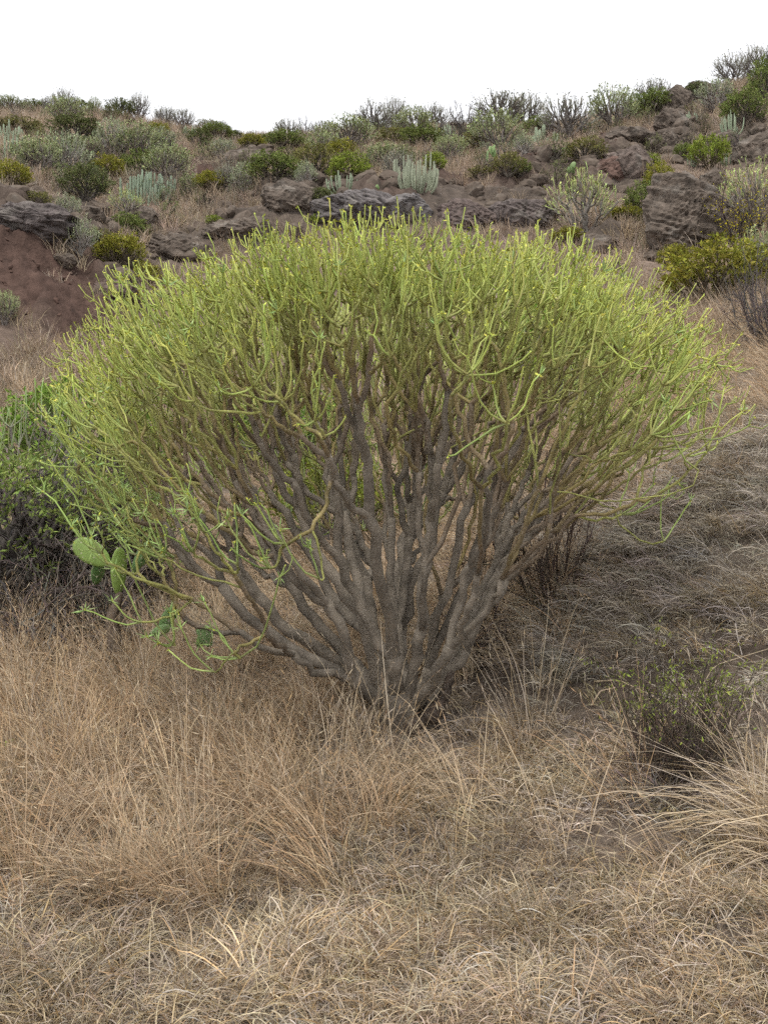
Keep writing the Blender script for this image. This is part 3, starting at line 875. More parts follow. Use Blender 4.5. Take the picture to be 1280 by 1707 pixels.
def plant(px, py, w, h, kind, label, d=None, rz=None):
    i = COUNT.get(kind, 0); COUNT[kind] = i + 1
    v = PROTO[kind][i % len(PROTO[kind])]
    if d is None: p = to_ground(px, py)
    else:
        x = (px - CX) / F * d; p = np.array([x, d, ground_h(x, d)])
    s = p[1] / F
    p = p + np.array([0, 0.04 * w * s, -0.02])
    p[2] = float(ground_h(p[0], p[1])) - 0.03
    n, cat, grp = KIND[kind]
    return put(v, n, label, cat, grp, p, random.uniform(0, 6.28) if rz is None else rz, (w * s * 1.3, w * s * 1.3, h * s * 1.38))

HILL = [
 # ---- skyline, left to right
 (17, 178, 44, 20, 'tg', 'grey-green spurge on the skyline at the far left edge'),
 (60, 180, 40, 14, 'lg', 'low green bush on the skyline left of the two bare spurges'),
 (82, 186, 24, 24, 'tb', 'small bare spurge on the left skyline, left of a taller one'),
 (109, 187, 40, 34, 'tb', 'taller bare spurge on the skyline at upper left'),
 (137, 187, 36, 18, 'ld', 'dark bush on the skyline just right of the taller bare spurge'),
 (158, 190, 24, 22, 'tp', 'thin pale spurge on the left skyline between two dark bushes'),
 (201, 197, 42, 24, 'ld', 'round dark green bush on the skyline left of the black-branched spurge'),
 (231, 201, 36, 36, 'tb', 'black-branched bare spurge standing up from the left skyline'),
 (275, 203, 36, 26, 'tb', 'pale bare spurge on the skyline right of the black-branched one'),
 (306, 212, 34, 28, 'tb', 'second pale bare spurge down the left skyline'),
 (345, 220, 34, 18, 'lo', 'olive bush on the skyline where it starts to drop'),
 (370, 224, 24, 22, 'tb', 'little bare spurge at the lower end of the left skyline'),
 (392, 234, 26, 12, 'ld', 'small dark bush in the dip of the skyline'),
 (420, 248, 36, 18, 'ly', 'yellow-green bush in the lowest dip of the skyline'),
 (450, 246, 40, 16, 'lo', 'low olive bush right of the skyline dip'),
 (480, 238, 46, 30, 'tb', 'bare grey spurge on the skyline right of the dip'),
 (506, 230, 22, 30, 'db', 'leafless dead shrub with few branches on the skyline'),
 (540, 228, 40, 20, 'tb', 'low bare spurge on the skyline right of the leafless shrub'),
 (585, 252, 78, 42, 'tg', 'wide grey-green spurge below the skyline at centre'),
 (625, 222, 62, 40, 'tb', 'dome of bare grey twigs on the skyline at centre'),
 (660, 220, 42, 46, 'tb', 'tall bare spurge on the skyline just right of the twig dome'),
 (690, 232, 60, 40, 'tg', 'green spurge below the tall bare spurge of the centre skyline'),
 (722, 216, 54, 34, 'tb', 'wispy bare spurge on the skyline left of the dark bush'),
 (776, 234, 60, 48, 'dd', 'dense dark leafless bush on the skyline right of centre'),
 (838, 216, 94, 46, 'tb', 'widest bare spurge on the skyline right of the dark leafless bush'),
 (880, 214, 60, 44, 'tb', 'bare spurge on the skyline right of the widest one'),
 (945, 232, 84, 54, 'tb', 'broad many-twigged grey spurge on the skyline left of the green bushes'),
 (900, 228, 44, 26, 'lg', 'green bush at the foot of the broad grey skyline spurge'),
 (1022, 218, 72, 56, 'tg', 'large green spurge on the skyline left of the ridge rocks'),
 (1052, 200, 30, 30, 'tg', 'narrow green spurge between the large one and the ridge rocks'),
 (1088, 190, 58, 46, 'tb', 'bare spurge top rising above the green bush beside the ridge rocks'),
 (1086, 200, 64, 36, 'lg', 'green bush leaning on the left side of the ridge rocks'),
 (1192, 188, 60, 40, 'tp', 'pale grey-green spurge just right below the skyline boulder'),
 (1160, 165, 34, 22, 'ld', 'dark low bush behind the ridge rocks'),
 (1225, 140, 62, 42, 'tb', 'bare grey spurge on the right skyline above the boulder'),
 (1264, 132, 56, 44, 'tb', 'highest bare spurge on the skyline at the right edge'),
 (1274, 178, 46, 60, 'lg', 'tall green bush cut by the right edge near the skyline'),
 (1242, 210, 66, 46, 'lg', 'broad green bush at upper right below the pale spurge'),
 # ---- left hillside
 (30, 226, 66, 22, 'lo', 'olive bush above the pale columns at the left edge'),
 (25, 240, 60, 28, 'cc', 'row of pale thin cactus columns near the left edge, upper one'),
 (12, 275, 50, 46, 'cc', 'grey-green cactus columns cut by the left edge, lower one'),
 (110, 210, 52, 36, 'tg', 'green spurge just below the taller bare spurge on the left'),
 (127, 244, 72, 34, 'ld', 'dark green bush with tangled branches on the left hillside'),
 (62, 296, 70, 56, 'tg', 'tall spurge left of the fan-shaped one on the left hillside'),
 (107, 299, 70, 62, 'tp', 'fan-shaped spurge with pale stems on the left hillside'),
 (145, 268, 46, 32, 'tg', 'spurge right above the fan-shaped one on the left hillside'),
 (20, 314, 52, 34, 'ly', 'yellow-green bush at the left edge above the dark ledge'),
 (188, 266, 60, 50, 'tp', 'pale open spurge in the middle of the left hillside'),
 (230, 270, 76, 50, 'tg', 'large soft green spurge in the middle of the left hillside'),
 (270, 258, 46, 34, 'tp', 'greyish spurge right of the large soft green one'),
 (265, 227, 30, 18, 'ly', 'small olive-yellow bush high on the left hillside'),
 (316, 230, 22, 17, 'cs', 'few white cactus columns high on the left hillside'),
 (334, 246, 34, 24, 'ld', 'dark round bush below the white columns high on the left'),
 (362, 232, 46, 20, 'lg', 'green bush under the lower end of the left skyline'),
 (372, 268, 36, 30, 'tp', 'pale grey spurge left of the smooth rock hump'),
 (178, 304, 48, 34, 'ly', 'yellow-green bush above the wide column cactus, left one'),
 (235, 298, 58, 36, 'lg', 'green bush right above the wide column cactus'),
 (280, 308, 68, 50, 'tg', 'dense green spurge right of the wide column cactus'),
 (142, 336, 66, 48, 'ld', 'big dark green bush left of the wide column cactus'),
 (320, 324, 38, 28, 'tg', 'small spurge right of the dense green one'),
 (352, 322, 46, 28, 'ly', 'yellow-green bush left of the gnarled pair of spurges'),
 (382, 320, 46, 38, 'tb', 'left one of a gnarled pair of grey spurges'),
 (407, 320, 44, 36, 'tp', 'right one of a gnarled pair of grey spurges'),
 (112, 372, 40, 36, 'tp', 'small pale spurge right of the dark ledge'),
 (210, 366, 52, 38, 'ty', 'light green spurge below the wide column cactus'),
 (215, 404, 56, 36, 'lg', 'round green bush in the gully below the light green spurge'),
 (100, 418, 42, 32, 'ly', 'small yellow-green bush at the edge of the red bank'),
 (133, 440, 52, 50, 'tp', 'spurge with white stems on the rim of the red bank'),
 (166, 418, 36, 28, 'lo', 'olive bush behind the white-stemmed spurge'),
 (202, 454, 66, 46, 'ly', 'large yellow-green bush at the right end of the red bank'),
 (244, 478, 40, 32, 'ly', 'yellow-green bush lowest in the gully beside the great crown'),
 (356, 376, 24, 14, 'lb', 'tiny bright green bush on the broad dark rock face'),
 (60, 345, 40, 22, 'lo', 'dry olive bush on top of the dark ledge'),
 (8, 545, 40, 46, 'tg', 'grey-green spurge at the foot of the red bank at the left edge'),
 # ---- centre hillside
 (477, 256, 62, 28, 'lg', 'green bush below the skyline right of the dip'),
 (541, 268, 52, 42, 'tg', 'round grey-stemmed spurge left of the yellow-green bush at centre'),
 (568, 272, 44, 30, 'ly', 'yellow-green bush right of the round grey-stemmed spurge'),
 (658, 250, 56, 28, 'lo', 'brownish olive bush under the centre skyline'),
 (702, 252, 66, 30, 'lg', 'wide green bush left of the upper column cactus'),
 (748, 276, 48, 40, 'tg', 'soft green spurge right above the curved column cactus'),
 (643, 284, 62, 36, 'tg', 'grey-green spurge left of the curved column cactus'),
 (664, 302, 48, 38, 'tb', 'twiggy grey spurge touching the left side of the curved column cactus'),
 (724, 288, 34, 26, 'lb', 'fresh green bush behind the curved column cactus'),
 (528, 300, 66, 44, 'lo', 'dark olive bush left of the bright yellow-green bush'),
 (583, 310, 56, 42, 'lb', 'bright yellow-green bush at centre above the cliff'),
 (457, 304, 78, 40, 'lg', 'broad green bush at the left end of the centre cliff'),
 (510, 316, 34, 34, 'tp', 'open pale-stemmed spurge on the cliff edge at centre left'),
 (535, 356, 40, 30, 'ld', 'dark grey-green bush hanging on the cliff below the open pale spurge'),
 (533, 376, 26, 16, 'lb', 'small green bush just above the top of the great crown'),
 (430, 300, 30, 22, 'ly', 'yellow-green bush at the cliff corner left of centre'),
 (828, 258, 78, 56, 'tg', 'large grey-green spurge right of centre under the widest skyline spurge'),
 (790, 258, 40, 30, 'lo', 'olive bush right of the dark leafless skyline bush'),
 (848, 296, 46, 32, 'lo', 'olive bush right of the upright prickly pear'),
 (800, 300, 40, 16, 'lo', 'low dry olive bush left of the upright prickly pear'),
 (742, 244, 34, 34, 'cc', 'tall pale column cactus left of the dark leafless skyline bush'),
 (778, 252, 24, 24, 'cs', 'small curved column cactus below the dark leafless skyline bush'),
 (573, 326, 46, 30, 'cc', 'low pale column cactus on the cliff edge under the bright yellow-green bush'),
 (820, 290, 26, 38, 'pp', 'upright prickly pear with dark trunk right of centre'),
 (628, 328, 16, 14, 'pp', 'tiny prickly pear on the cliff edge left of the curved column cactus'),
 (905, 238, 50, 22, 'cs', 'thin cactus columns in front of the broad grey skyline spurge'),
 # ---- right hillside
 (873, 258, 32, 28, 'tp', 'pale sparse spurge with prickly pads on the slope right of centre'),
 (940, 264, 16, 15, 'pp', 'small prickly pear on the bank edge under the broad grey skyline spurge'),
 (955, 302, 28, 26, 'pp', 'prickly pear above the sparse grey spurge'),
 (868, 306, 30, 22, 'lg', 'green bush on the bank edge left of the prickly pears'),
 (975, 272, 62, 32, 'lo', 'brown-olive bush on the slope left of the upright brown crag'),
 (975, 391, 102, 80, 'ty', 'sparse grey-limbed spurge with yellow-green tips behind the great crown'),
 (945, 410, 48, 22, 'ly', 'yellow-green bush at the foot of the sparse grey-limbed spurge'),
 (1078, 290, 38, 26, 'lb', 'green bush in the rocks right of the upright brown crag'),
 (1097, 332, 40, 46, 'ly', 'yellow-olive bush at the left side of the tall layered rock'),
 (1072, 366, 50, 48, 'lg', 'olive-green bush left below the tall layered rock'),
 (1040, 376, 58, 24, 'ly', 'flat yellow-green bush right of the sparse grey-limbed spurge'),
 (1181, 284, 54, 44, 'lb', 'bright green bush behind the top of the tall layered rock'),
 (1140, 268, 32, 22, 'lg', 'small green bush left of the bright green one above the rock'),
 (1210, 276, 22, 22, 'cs', 'few cactus columns right of the bright green bush'),
 (1153, 278, 16, 20, 'cs', 'few cactus columns left of the bright green bush'),
 (1152, 202, 18, 14, 'cs', 'small pale columns right of the ridge rocks'),
 (1220, 222, 30, 32, 'cc', 'pale green column cactus in front of the broad green bush at upper right'),
 (1252, 368, 88, 76, 'ty', 'spreading green spurge at the right edge right of the tall rock'),
 (1195, 514, 150, 84, 'ly', 'large round yellow-green bush at right under the tall layered rock'),
 (1266, 484, 64, 76, 'tg', 'grey-green spurge at the right edge beside the large yellow-green bush'),
 (1125, 445, 50, 30, 'ly', 'little yellow-green bush at the foot of the tall layered rock'),
]
for row in HILL: plant(*row)

# the curved column cactus at the centre, each column its own
def curved_cactus():
    p = to_ground(697, 328); s = p[1] / F
    r = np.random.default_rng(3)
    t = thing('column_cactus', 'curved candelabra column cactus with many pale upright columns above the cliff', 'cactus', (p[0], p[1] + 0.1, p[2] - 0.05), group='column cacti on the hillside')
    for i in range(66):
        front = i < 36
        a = r.uniform(-math.pi, 0) if front else r.uniform(0, 2 * math.pi)
        q = r.uniform(0.3, 1.0)
        lx = math.cos(a) * 40 * s * q; ly = math.sin(a) * 26 * s * q
        h = (r.uniform(30, 58) if front else r.uniform(50, 88)) * s
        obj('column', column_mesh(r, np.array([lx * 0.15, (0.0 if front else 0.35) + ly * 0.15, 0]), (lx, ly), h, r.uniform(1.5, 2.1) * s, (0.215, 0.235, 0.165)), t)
curved_cactus()
def wide_cactus():
    p = to_ground(238, 340); s = p[1] / F
    r = np.random.default_rng(4)
    t = thing('column_cactus', 'wide column cactus of many blue-green columns on the left hillside', 'cactus', (p[0], p[1] + 0.15, p[2] - 0.05), group='column cacti on the hillside')
    for i in range(70):
        x = r.uniform(-46, 46) * s; y = r.uniform(-0.25, 0.45)
        h = r.uniform(26, 46) * s * (1 - 0.2 * abs(x / (46 * s))) + 0.3 * y
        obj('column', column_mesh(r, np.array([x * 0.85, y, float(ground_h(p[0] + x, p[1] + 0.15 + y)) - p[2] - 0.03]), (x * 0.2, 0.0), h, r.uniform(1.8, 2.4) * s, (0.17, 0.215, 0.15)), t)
wide_cactus()

# ================================================================== NEAR PLANTS
def near(px, py, w, h, parts, name, label, cat, d, rz=0.0, group=None, depth=1.0, dz=-0.03):
    """a plant of its own mesh, its foot on the ground at distance d under pixel column px; w and h in photograph pixels"""
    x = (px - CX) / F * d
    s = d / F
    return put(parts, name, label, cat, group, (x, d, float(ground_h(x, d)) + dz), rz, (w * s, w * s * depth, h * s))

# left: spurge with straight grey limbs, leafy thicket, prickly pear
near(50, 830, 230, 300, proto_spurge(201, 34, (0.22, 0.29, 0.10), 0.8, 0.62, flat=0.36, whorl=4, shoot=0.30, low=10, wood_tone=(0.19, 0.17, 0.15)), 'spurge_shrub',
     'open spurge with straight grey limbs at the left edge above the leafy thicket', 'shrub', 7.4, 0.4)
near(-70, 830, 250, 320, proto_spurge(202, 34, (0.22, 0.28, 0.10), 0.8, 0.62, flat=0.36, whorl=4, shoot=0.30, low=10, wood_tone=(0.17, 0.15, 0.14)), 'spurge_shrub',
     'thin-shooted spurge mostly cut off by the left edge above the leafy thicket', 'shrub', 7.0, 1.4)
near(130, 850, 300, 200, proto_spurge(203, 280, (0.17, 0.26, 0.05), 0.6, 0.55, leafy=12, mat='leaf', low=-18, leafs=0.8), 'leafy_shrub',
     'bright green leafy bush behind the left side of the great crown', 'shrub', 8.6)
def thicket(seed, leafcol, n=600, leafy=14, zmin=0.42):
    r = np.random.default_rng(seed)
    parts = proto_spurge(seed, n, leafcol, 0.7, 0.55, leafy=0, wood_tone=(0.09, 0.08, 0.072), low=-12, flat=0.62, whorl=4, shoot=0.12)
    # rosettes of small lance leaves at the shoot ends
    v = np.empty(len(parts[1][1].vertices) * 3, np.float32); parts[1][1].vertices.foreach_get('co', v)
    v = v.reshape(-1, 5 * 4, 3)[:, -3]
    keep = v[:, 2] > zmin + 0.1 * r.normal(size=len(v))
    v = v[keep]
    m = len(v) * leafy
    par = np.repeat(np.arange(len(v)), leafy)
    out = unit(v - np.array([0, 0, 0.25]))
    e = v[par] + r.normal(size=(m, 3)) * 0.018
    fresh = np.clip(1 + 0.3 * r.normal(size=len(v)), 0.45, 1.8)[par][:, None]
    lf = leaves(e, out[par] * 0.7 + r.normal(size=(m, 3)) * 0.6 + np.array([0, 0, 0.3]), r.uniform(0.022, 0.045, m), r.uniform(0.007, 0.011, m), jitter_col(leafcol, m, 0.15, r) * fresh, r)
    tw = proto_twigs(seed + 1, 60, 4, 3, (0.115, 0.10, 0.09), 0.0045, 1.5, wob=0.3, droop=0.05)
    return [parts[0], ('crown', mesh('crown', [lf], M['leaf'])), ('dead_twigs', tw[0][1])]
near(30, 1040, 520, 305, thicket(210, (0.205, 0.262, 0.075)), 'leafy_shrub', 'dense dark green leafy thicket over tangled grey twigs at the left edge', 'shrub', 5.9, 0.0)
near(190, 1010, 260, 200, thicket(215, (0.165, 0.225, 0.062), 300), 'leafy_shrub', 'smaller leafy green bush behind the prickly pear', 'shrub', 6.2, 1.0)
near(75, 1085, 430, 165, proto_twigs(220, 90, 4, 3, (0.115, 0.098, 0.088), 0.006, 1.6, wob=0.35, droop=0.10), 'twiggy_shrub', 'tangle of dead grey twigs under the leafy thicket at left', 'shrub', 5.3)
near(-6, 1245, 60, 46, proto_spurge(230, 14, (0.30, 0.42, 0.04), 0.2, 1.4, leafy=12, mat='leaf', leafs=2.2), 'leafy_plant', 'small bright green leafy plant at the left edge in the dry grass', 'plant', 3.9)
def pear():
    d = 4.75
    g = lambda px, py, dd=d: at(px, py, dd)
    x = (190 - CX) / F * d
    O = np.array([x, d, float(ground_h(x, d))])
    t = thing('prickly_pear', 'prickly pear cactus with broad green pads beneath the left branches of the great shrub', 'cactus', tuple(O))
    r = np.random.default_rng(8)
    P = np.array([g(192, 1085), g(190, 1050), g(186, 1030), g(195, 1010), g(200, 990)]) - O
    obj('trunk', mesh('trunk', [tubes(P[None], np.array([[0.034, 0.030, 0.025, 0.021, 0.016]]), np.tile(np.array([0.10, 0.075, 0.055]), (1, 5, 1)), 10)], M['bark']), t)
    s = d / F
    for px, py, w, h, ax, rz, tone, dy in [(197, 992, 26, 76, 0.04, 0.75, (0.185, 0.275, 0.06), 0.0), (184, 940, 46, 68, -1.02, 0.15, (0.175, 0.26, 0.06), 0.02),
                                      (160, 975, 18, 42, 0.2, 1.1, (0.11, 0.20, 0.065), 0.06), (268, 1052, 26, 44, 0.55, 0.5, (0.14, 0.24, 0.08), -0.05), (250, 1058, 20, 36, 1.2, 0.3, (0.16, 0.26, 0.09), -0.07),
                                      (352, 1078, 22, 40, -0.5, 0.6, (0.15, 0.24, 0.085), -0.05), (330, 1080, 20, 36, 0.5, 0.6, (0.15, 0.24, 0.085), 0.0), (222, 955, 24, 60, 0.5, 0.4, (0.12, 0.21, 0.07), 0.12)]:
        o = obj('pad', pad_mesh(w * s / math.cos(rz) * 0.9, h * s * 1.05, 0.026, tone, r, 24, 10), t)
        o.location = g(px, py, d + dy) - O
        o.rotation_euler = (0, ax, 0)
        o.rotation_mode = 'ZXY'
        o.rotation_euler = (0.0, ax, rz)
pear()
# behind the limbs
near(560, 900, 230, 170, proto_spurge(240, 230, (0.20, 0.23, 0.045), 0.6, 0.6, leafy=12, mat='leaf', low=-18), 'leafy_shrub', 'yellow-green bush seen between the limbs behind the great shrub', 'shrub', 7.2)
near(930, 780, 210, 200, proto_spurge(241, 230, (0.19, 0.30, 0.05), 0.6, 0.6, leafy=12, mat='leaf', low=-18), 'leafy_shrub', 'green bush seen through the right side of the great crown', 'shrub', 9.2)
near(470, 780, 220, 150, proto_spurge(242, 230, (0.16, 0.26, 0.05), 0.6, 0.6, leafy=12, mat='leaf', low=-18), 'leafy_shrub', 'green bush seen through the left middle of the great crown', 'shrub', 9.5)
near(915, 1090, 300, 270, proto_twigs(250, 20, 4, 3, (0.085, 0.066, 0.054), 0.006, 1.0, wob=0.17), 'twiggy_shrub', 'dark leafless shrub standing right behind the limbs of the great shrub', 'shrub', 4.9)
near(800, 1120, 150, 110, proto_twigs(252, 20, 4, 3, (0.07, 0.055, 0.048), 0.009, 1.4, wob=0.25, droop=0.05), 'twiggy_shrub', 'low dark dead twigs beside the foot of the great shrub', 'shrub', 4.75)
near(1285, 700, 170, 190, proto_twigs(254, 60, 4, 3, (0.105, 0.09, 0.088), 0.006, 1.2, wob=0.22), 'twiggy_shrub', 'dense leafless grey-purple shrub at the right edge above the grassy slope', 'shrub', 7.4)
near(1235, 430, 150, 110, proto_twigs(256, 26, 4, 3, (0.085, 0.07, 0.062), 0.008, 1.2, (0.42, 0.36, 0.02), 1, (0.02, 0.035), 0.6, wob=0.2), 'twiggy_shrub', 'dark twiggy shrub dotted with yellow flowers right of the tall layered rock', 'shrub', 15.5)
near(1130, 1345, 260, 240, proto_twigs(258, 60, 4, 3, (0.080, 0.064, 0.052), 0.0055, 1.0, (0.20, 0.24, 0.05), 2, (0.02, 0.045), 0.25, wob=0.2, zmin=0.62), 'twiggy_shrub', 'dark twiggy shrub with a few green tips on the right foreground bank', 'shrub', 3.45)
near(1105, 1365, 210, 90, proto_twigs(259, 40, 4, 3, (0.17, 0.145, 0.13), 0.006, 1.6, wob=0.4, droop=0.16), 'twiggy_shrub', 'curled pale dead twigs under the green-tipped shrub at right', 'shrub', 3.4)

# fallen pale stems on the soil bank
def stick(pts, rad, tone, label):
    P = np.array([to_ground(px, py) + np.array([0, 0, 0.012 + lift]) for px, py, lift in pts])
    k = 12
    P = np.array([[np.interp(q, np.linspace(0, 1, len(P)), P[:, j]) for j in range(3)] for q in np.linspace(0, 1, k)])
    O = P[0].copy()
    o = obj('fallen_twig', mesh('fallen_twig', [tubes((P - O)[None], np.linspace(rad, rad * 0.5, k)[None], np.tile(np.array(tone), (1, k, 1)), 6)], M['twig']))
    o.location = O
    tag(o, label, 'twig', 'dry twigs on the soil bank')
stick([(985, 1185, 0), (1000, 1172, 0.02), (1025, 1166, 0.02)], 0.004, (0.42, 0.33, 0.24), 'short pale peeled twig on the dark soil bank')
stick([(990, 1142, 0), (1030, 1155, 0.03), (1080, 1176, 0.02), (1120, 1195, 0)], 0.0035, (0.40, 0.32, 0.22), 'long straw-coloured twig slanting down the dark soil bank')
stick([(1225, 1060, 0.03), (1228, 1082, 0.03), (1236, 1098, 0)], 0.0035, (0.40, 0.36, 0.33), 'bleached bent twig at the right on the dark soil bank')
stick([(1150, 1210, 0.05), (1190, 1180, 0.12), (1280, 1150, 0.12)], 0.0022, (0.38, 0.31, 0.22), 'thin straw stalk arching at the right edge over the bank')

# ================================================================== DRY GRASS (uncountable)
STRAW = np.array([[0.47, 0.37, 0.24], [0.53, 0.445, 0.315], [0.42, 0.30, 0.17], [0.34, 0.275, 0.21], [0.47, 0.40, 0.325]])
HAY = np.array([[0.47, 0.32, 0.195], [0.52, 0.38, 0.24], [0.42, 0.275, 0.165], [0.57, 0.465, 0.33], [0.40, 0.32, 0.245]])
HILLGRASS = np.array([[0.42, 0.33, 0.235], [0.46, 0.37, 0.27], [0.37, 0.285, 0.205], [0.40, 0.34, 0.27]])
ASH = np.array([[0.48, 0.435, 0.38], [0.40, 0.355, 0.315], [0.57, 0.51, 0.43], [0.51, 0.435, 0.33]])
def tuft(seed, n, length, width, spread, lean, droop, pal, curl=0.0, bias=0.0, k=6, head=False, fan=1.0):
    """blades from one foot: lean outwards, droop at the tip, all biased towards +x by bias"""
    r = np.random.default_rng(seed)
    a = r.uniform(0, 2 * math.pi, n)
    b = np.stack([np.cos(a), np.sin(a), 0 * a], 1) * (spread * np.sqrt(r.random(n)))[:, None]
    a2 = a + r.normal(size=n) * 0.9 * fan
    h = np.stack([np.cos(a2), np.sin(a2), 0 * a], 1) * (lean * r.uniform(0.15, 1.3, n))[:, None] + np.array([bias, 0, 0])
    L = length * r.uniform(0.45, 1.15, n)
    d = unit(h + np.array([0, 0, 1.0]))
    P = np.empty((n, k, 3)); P[:, 0] = b
    hh = unit(h + 1e-6); side = unit(np.cross(hh, np.array([0, 0, 1.0])))
    cu = r.normal(size=n) * curl
    dr = droop * r.uniform(0.2, 1.6, n)
    for i in range(1, k):
        d = unit(d + hh * (dr / k)[:, None] - np.array([0, 0, 1.0]) * (dr * 0.8 * i / k / k * 2)[:, None] + side * (cu / k)[:, None] + r.normal(size=(n, 3)) * 0.05)
        P[:, i] = P[:, i - 1] + d * (L / (k - 1))[:, None]
    P[:, :, 2] = np.maximum(P[:, :, 2], -0.01)
    W = width * r.uniform(0.6, 1.4, (n, 1)) * np.array([0.8, 1.0, 0.95, 0.8, 0.5, 0.12] if k == 6 else np.interp(np.linspace(0, 1, k), [0, 0.2, 0.7, 1], [0.8, 1, 0.8, 0.12]))[None]
    S = unit(side + r.normal(size=(n, 3)) * 0.5)
    C = pal[r.integers(0, len(pal), n)] * r.uniform(0.8, 1.15, (n, 1))
    parts = [ribbons(P, W, S, C)]
    if head:
        m = n // 2; q = 5
        par = np.repeat(np.arange(m), q)
        e = P[par, -1] - unit(P[par, -1] - P[par, -2]) * (np.tile(np.linspace(0, 0.09, q), m))[:, None]
        parts.append(leaves(e, unit(P[par, -1] - P[par, -2]) + r.normal(size=e.shape) * 0.25, np.full(len(e), 0.03), np.full(len(e), 0.0035), pal[r.integers(0, len(pal), len(e))] * 0.95, r))
    return parts

def scatter(name, tufts, pts, rz, tilt, scl, tint, idx, label, cat='grass', mat='grass', smooth=False):
    coll = bpy.data.collections.new(name + '_tufts')
    for i, t in enumerate(tufts):
        coll.objects.link(bpy.data.objects.new('%s_tuft_%02d' % (name, i), mesh('%s_tuft' % name, t, M[mat], smooth=smooth)))
    n = len(pts)
    me = bpy.data.meshes.new(name)
    me.vertices.add(n); me.vertices.foreach_set('co', np.asarray(pts, np.float32).ravel())
    rot = np.stack([tilt[:, 0], tilt[:, 1], rz], 1).astype(np.float32)
    me.attributes.new('rot', 'FLOAT_VECTOR', 'POINT').data.foreach_set('vector', rot.ravel())
    me.attributes.new('scl', 'FLOAT', 'POINT').data.foreach_set('value', scl.astype(np.float32))
    me.attributes.new('tint', 'FLOAT_VECTOR', 'POINT').data.foreach_set('vector', tint.astype(np.float32).ravel())
    me.attributes.new('pick', 'INT', 'POINT').data.foreach_set('value', idx.astype(np.int32))
    me.materials.append(M[mat])
    ng = bpy.data.node_groups.new(name, 'GeometryNodeTree')
    ng.interface.new_socket('Geometry', in_out='INPUT', socket_type='NodeSocketGeometry')
    ng.interface.new_socket('Geometry', in_out='OUTPUT', socket_type='NodeSocketGeometry')
    N, L = ng.nodes, ng.links
    gi, go = N.new('NodeGroupInput'), N.new('NodeGroupOutput')
    ci = N.new('GeometryNodeCollectionInfo')
    ci.inputs['Collection'].default_value = coll
    ci.inputs['Separate Children'].default_value = True
    ci.inputs['Reset Children'].default_value = True
    ip = N.new('GeometryNodeInstanceOnPoints'); ip.inputs['Pick Instance'].default_value = True
    def na(nm, ty):
        q = N.new('GeometryNodeInputNamedAttribute'); q.data_type = ty; q.inputs['Name'].default_value = nm
        return q.outputs['Attribute']
    L.new(gi.outputs[0], ip.inputs['Points']); L.new(ci.outputs[0], ip.inputs['Instance'])
    L.new(na('pick', 'INT'), ip.inputs['Instance Index']); L.new(na('rot', 'FLOAT_VECTOR'), ip.inputs['Rotation']); L.new(na('scl', 'FLOAT'), ip.inputs['Scale'])
    L.new(ip.outputs[0], go.inputs[0])
    o = obj(name, me)
    o.modifiers.new('tufts', 'NODES').node_group = ng
    tag(o, label, cat, kind='stuff')
    return o

def field(n, d0, d1, power=1.0, umax=0.46):
    """random ground points, thinning with distance"""
    t = rng.random(n)
    if power == 1.0: d = d0 * (d1 / d0) ** t
    else:
        e = 1 - power; d = (d0 ** e + (d1 ** e - d0 ** e) * t) ** (1 / e)
    u = rng.uniform(-umax, umax, n)
    x = u * d
    return x, d
def tints(n, amt=0.16):
    return (1 + rng.normal(size=(n, 1)) * amt) * (1 + rng.normal(size=(n, 3)) * np.array([0.03, 0.02, 0.05]))

def region(x, y):
    z = ground_h(x, y); px, py = proj(x, y, z)
    rock, red, bare = masks(x, y, base_h(x, y))
    trunk = np.exp(-(((x - BASE[0]) / 0.16) ** 2 + ((y - BASE[1]) / 0.16) ** 2))
    return z, px, py, rock, red, bare, trunk

def lay(name, n, d0, d1, tufts, weight, rzc, rzs, s0, s1, label, power=0.5, amt=0.16, umax=0.46, lean=0.12, **kw):
    x, y = field(n, d0, d1, power, umax)
    z, px, py, rock, red, bare, trunk = region(x, y)
    w = weight(x, y, px, py, rock, red, bare) * (1 - trunk)
    k = rng.random(n) < w
    x, y, z = x[k], y[k], z[k]; m = len(x)
    scatter(name, tufts, np.stack([x, y, z - 0.008], 1), rzc + rng.normal(size=m) * rzs, rng.normal(size=(m, 2)) * lean, rng.uniform(s0, s1, m), tints(m, amt) * (0.93 + 0.36 * fbm(x * 0.9, y * 0.9, o=3))[:, None], rng.integers(0, len(tufts), m), label, **kw)

PI = math.pi
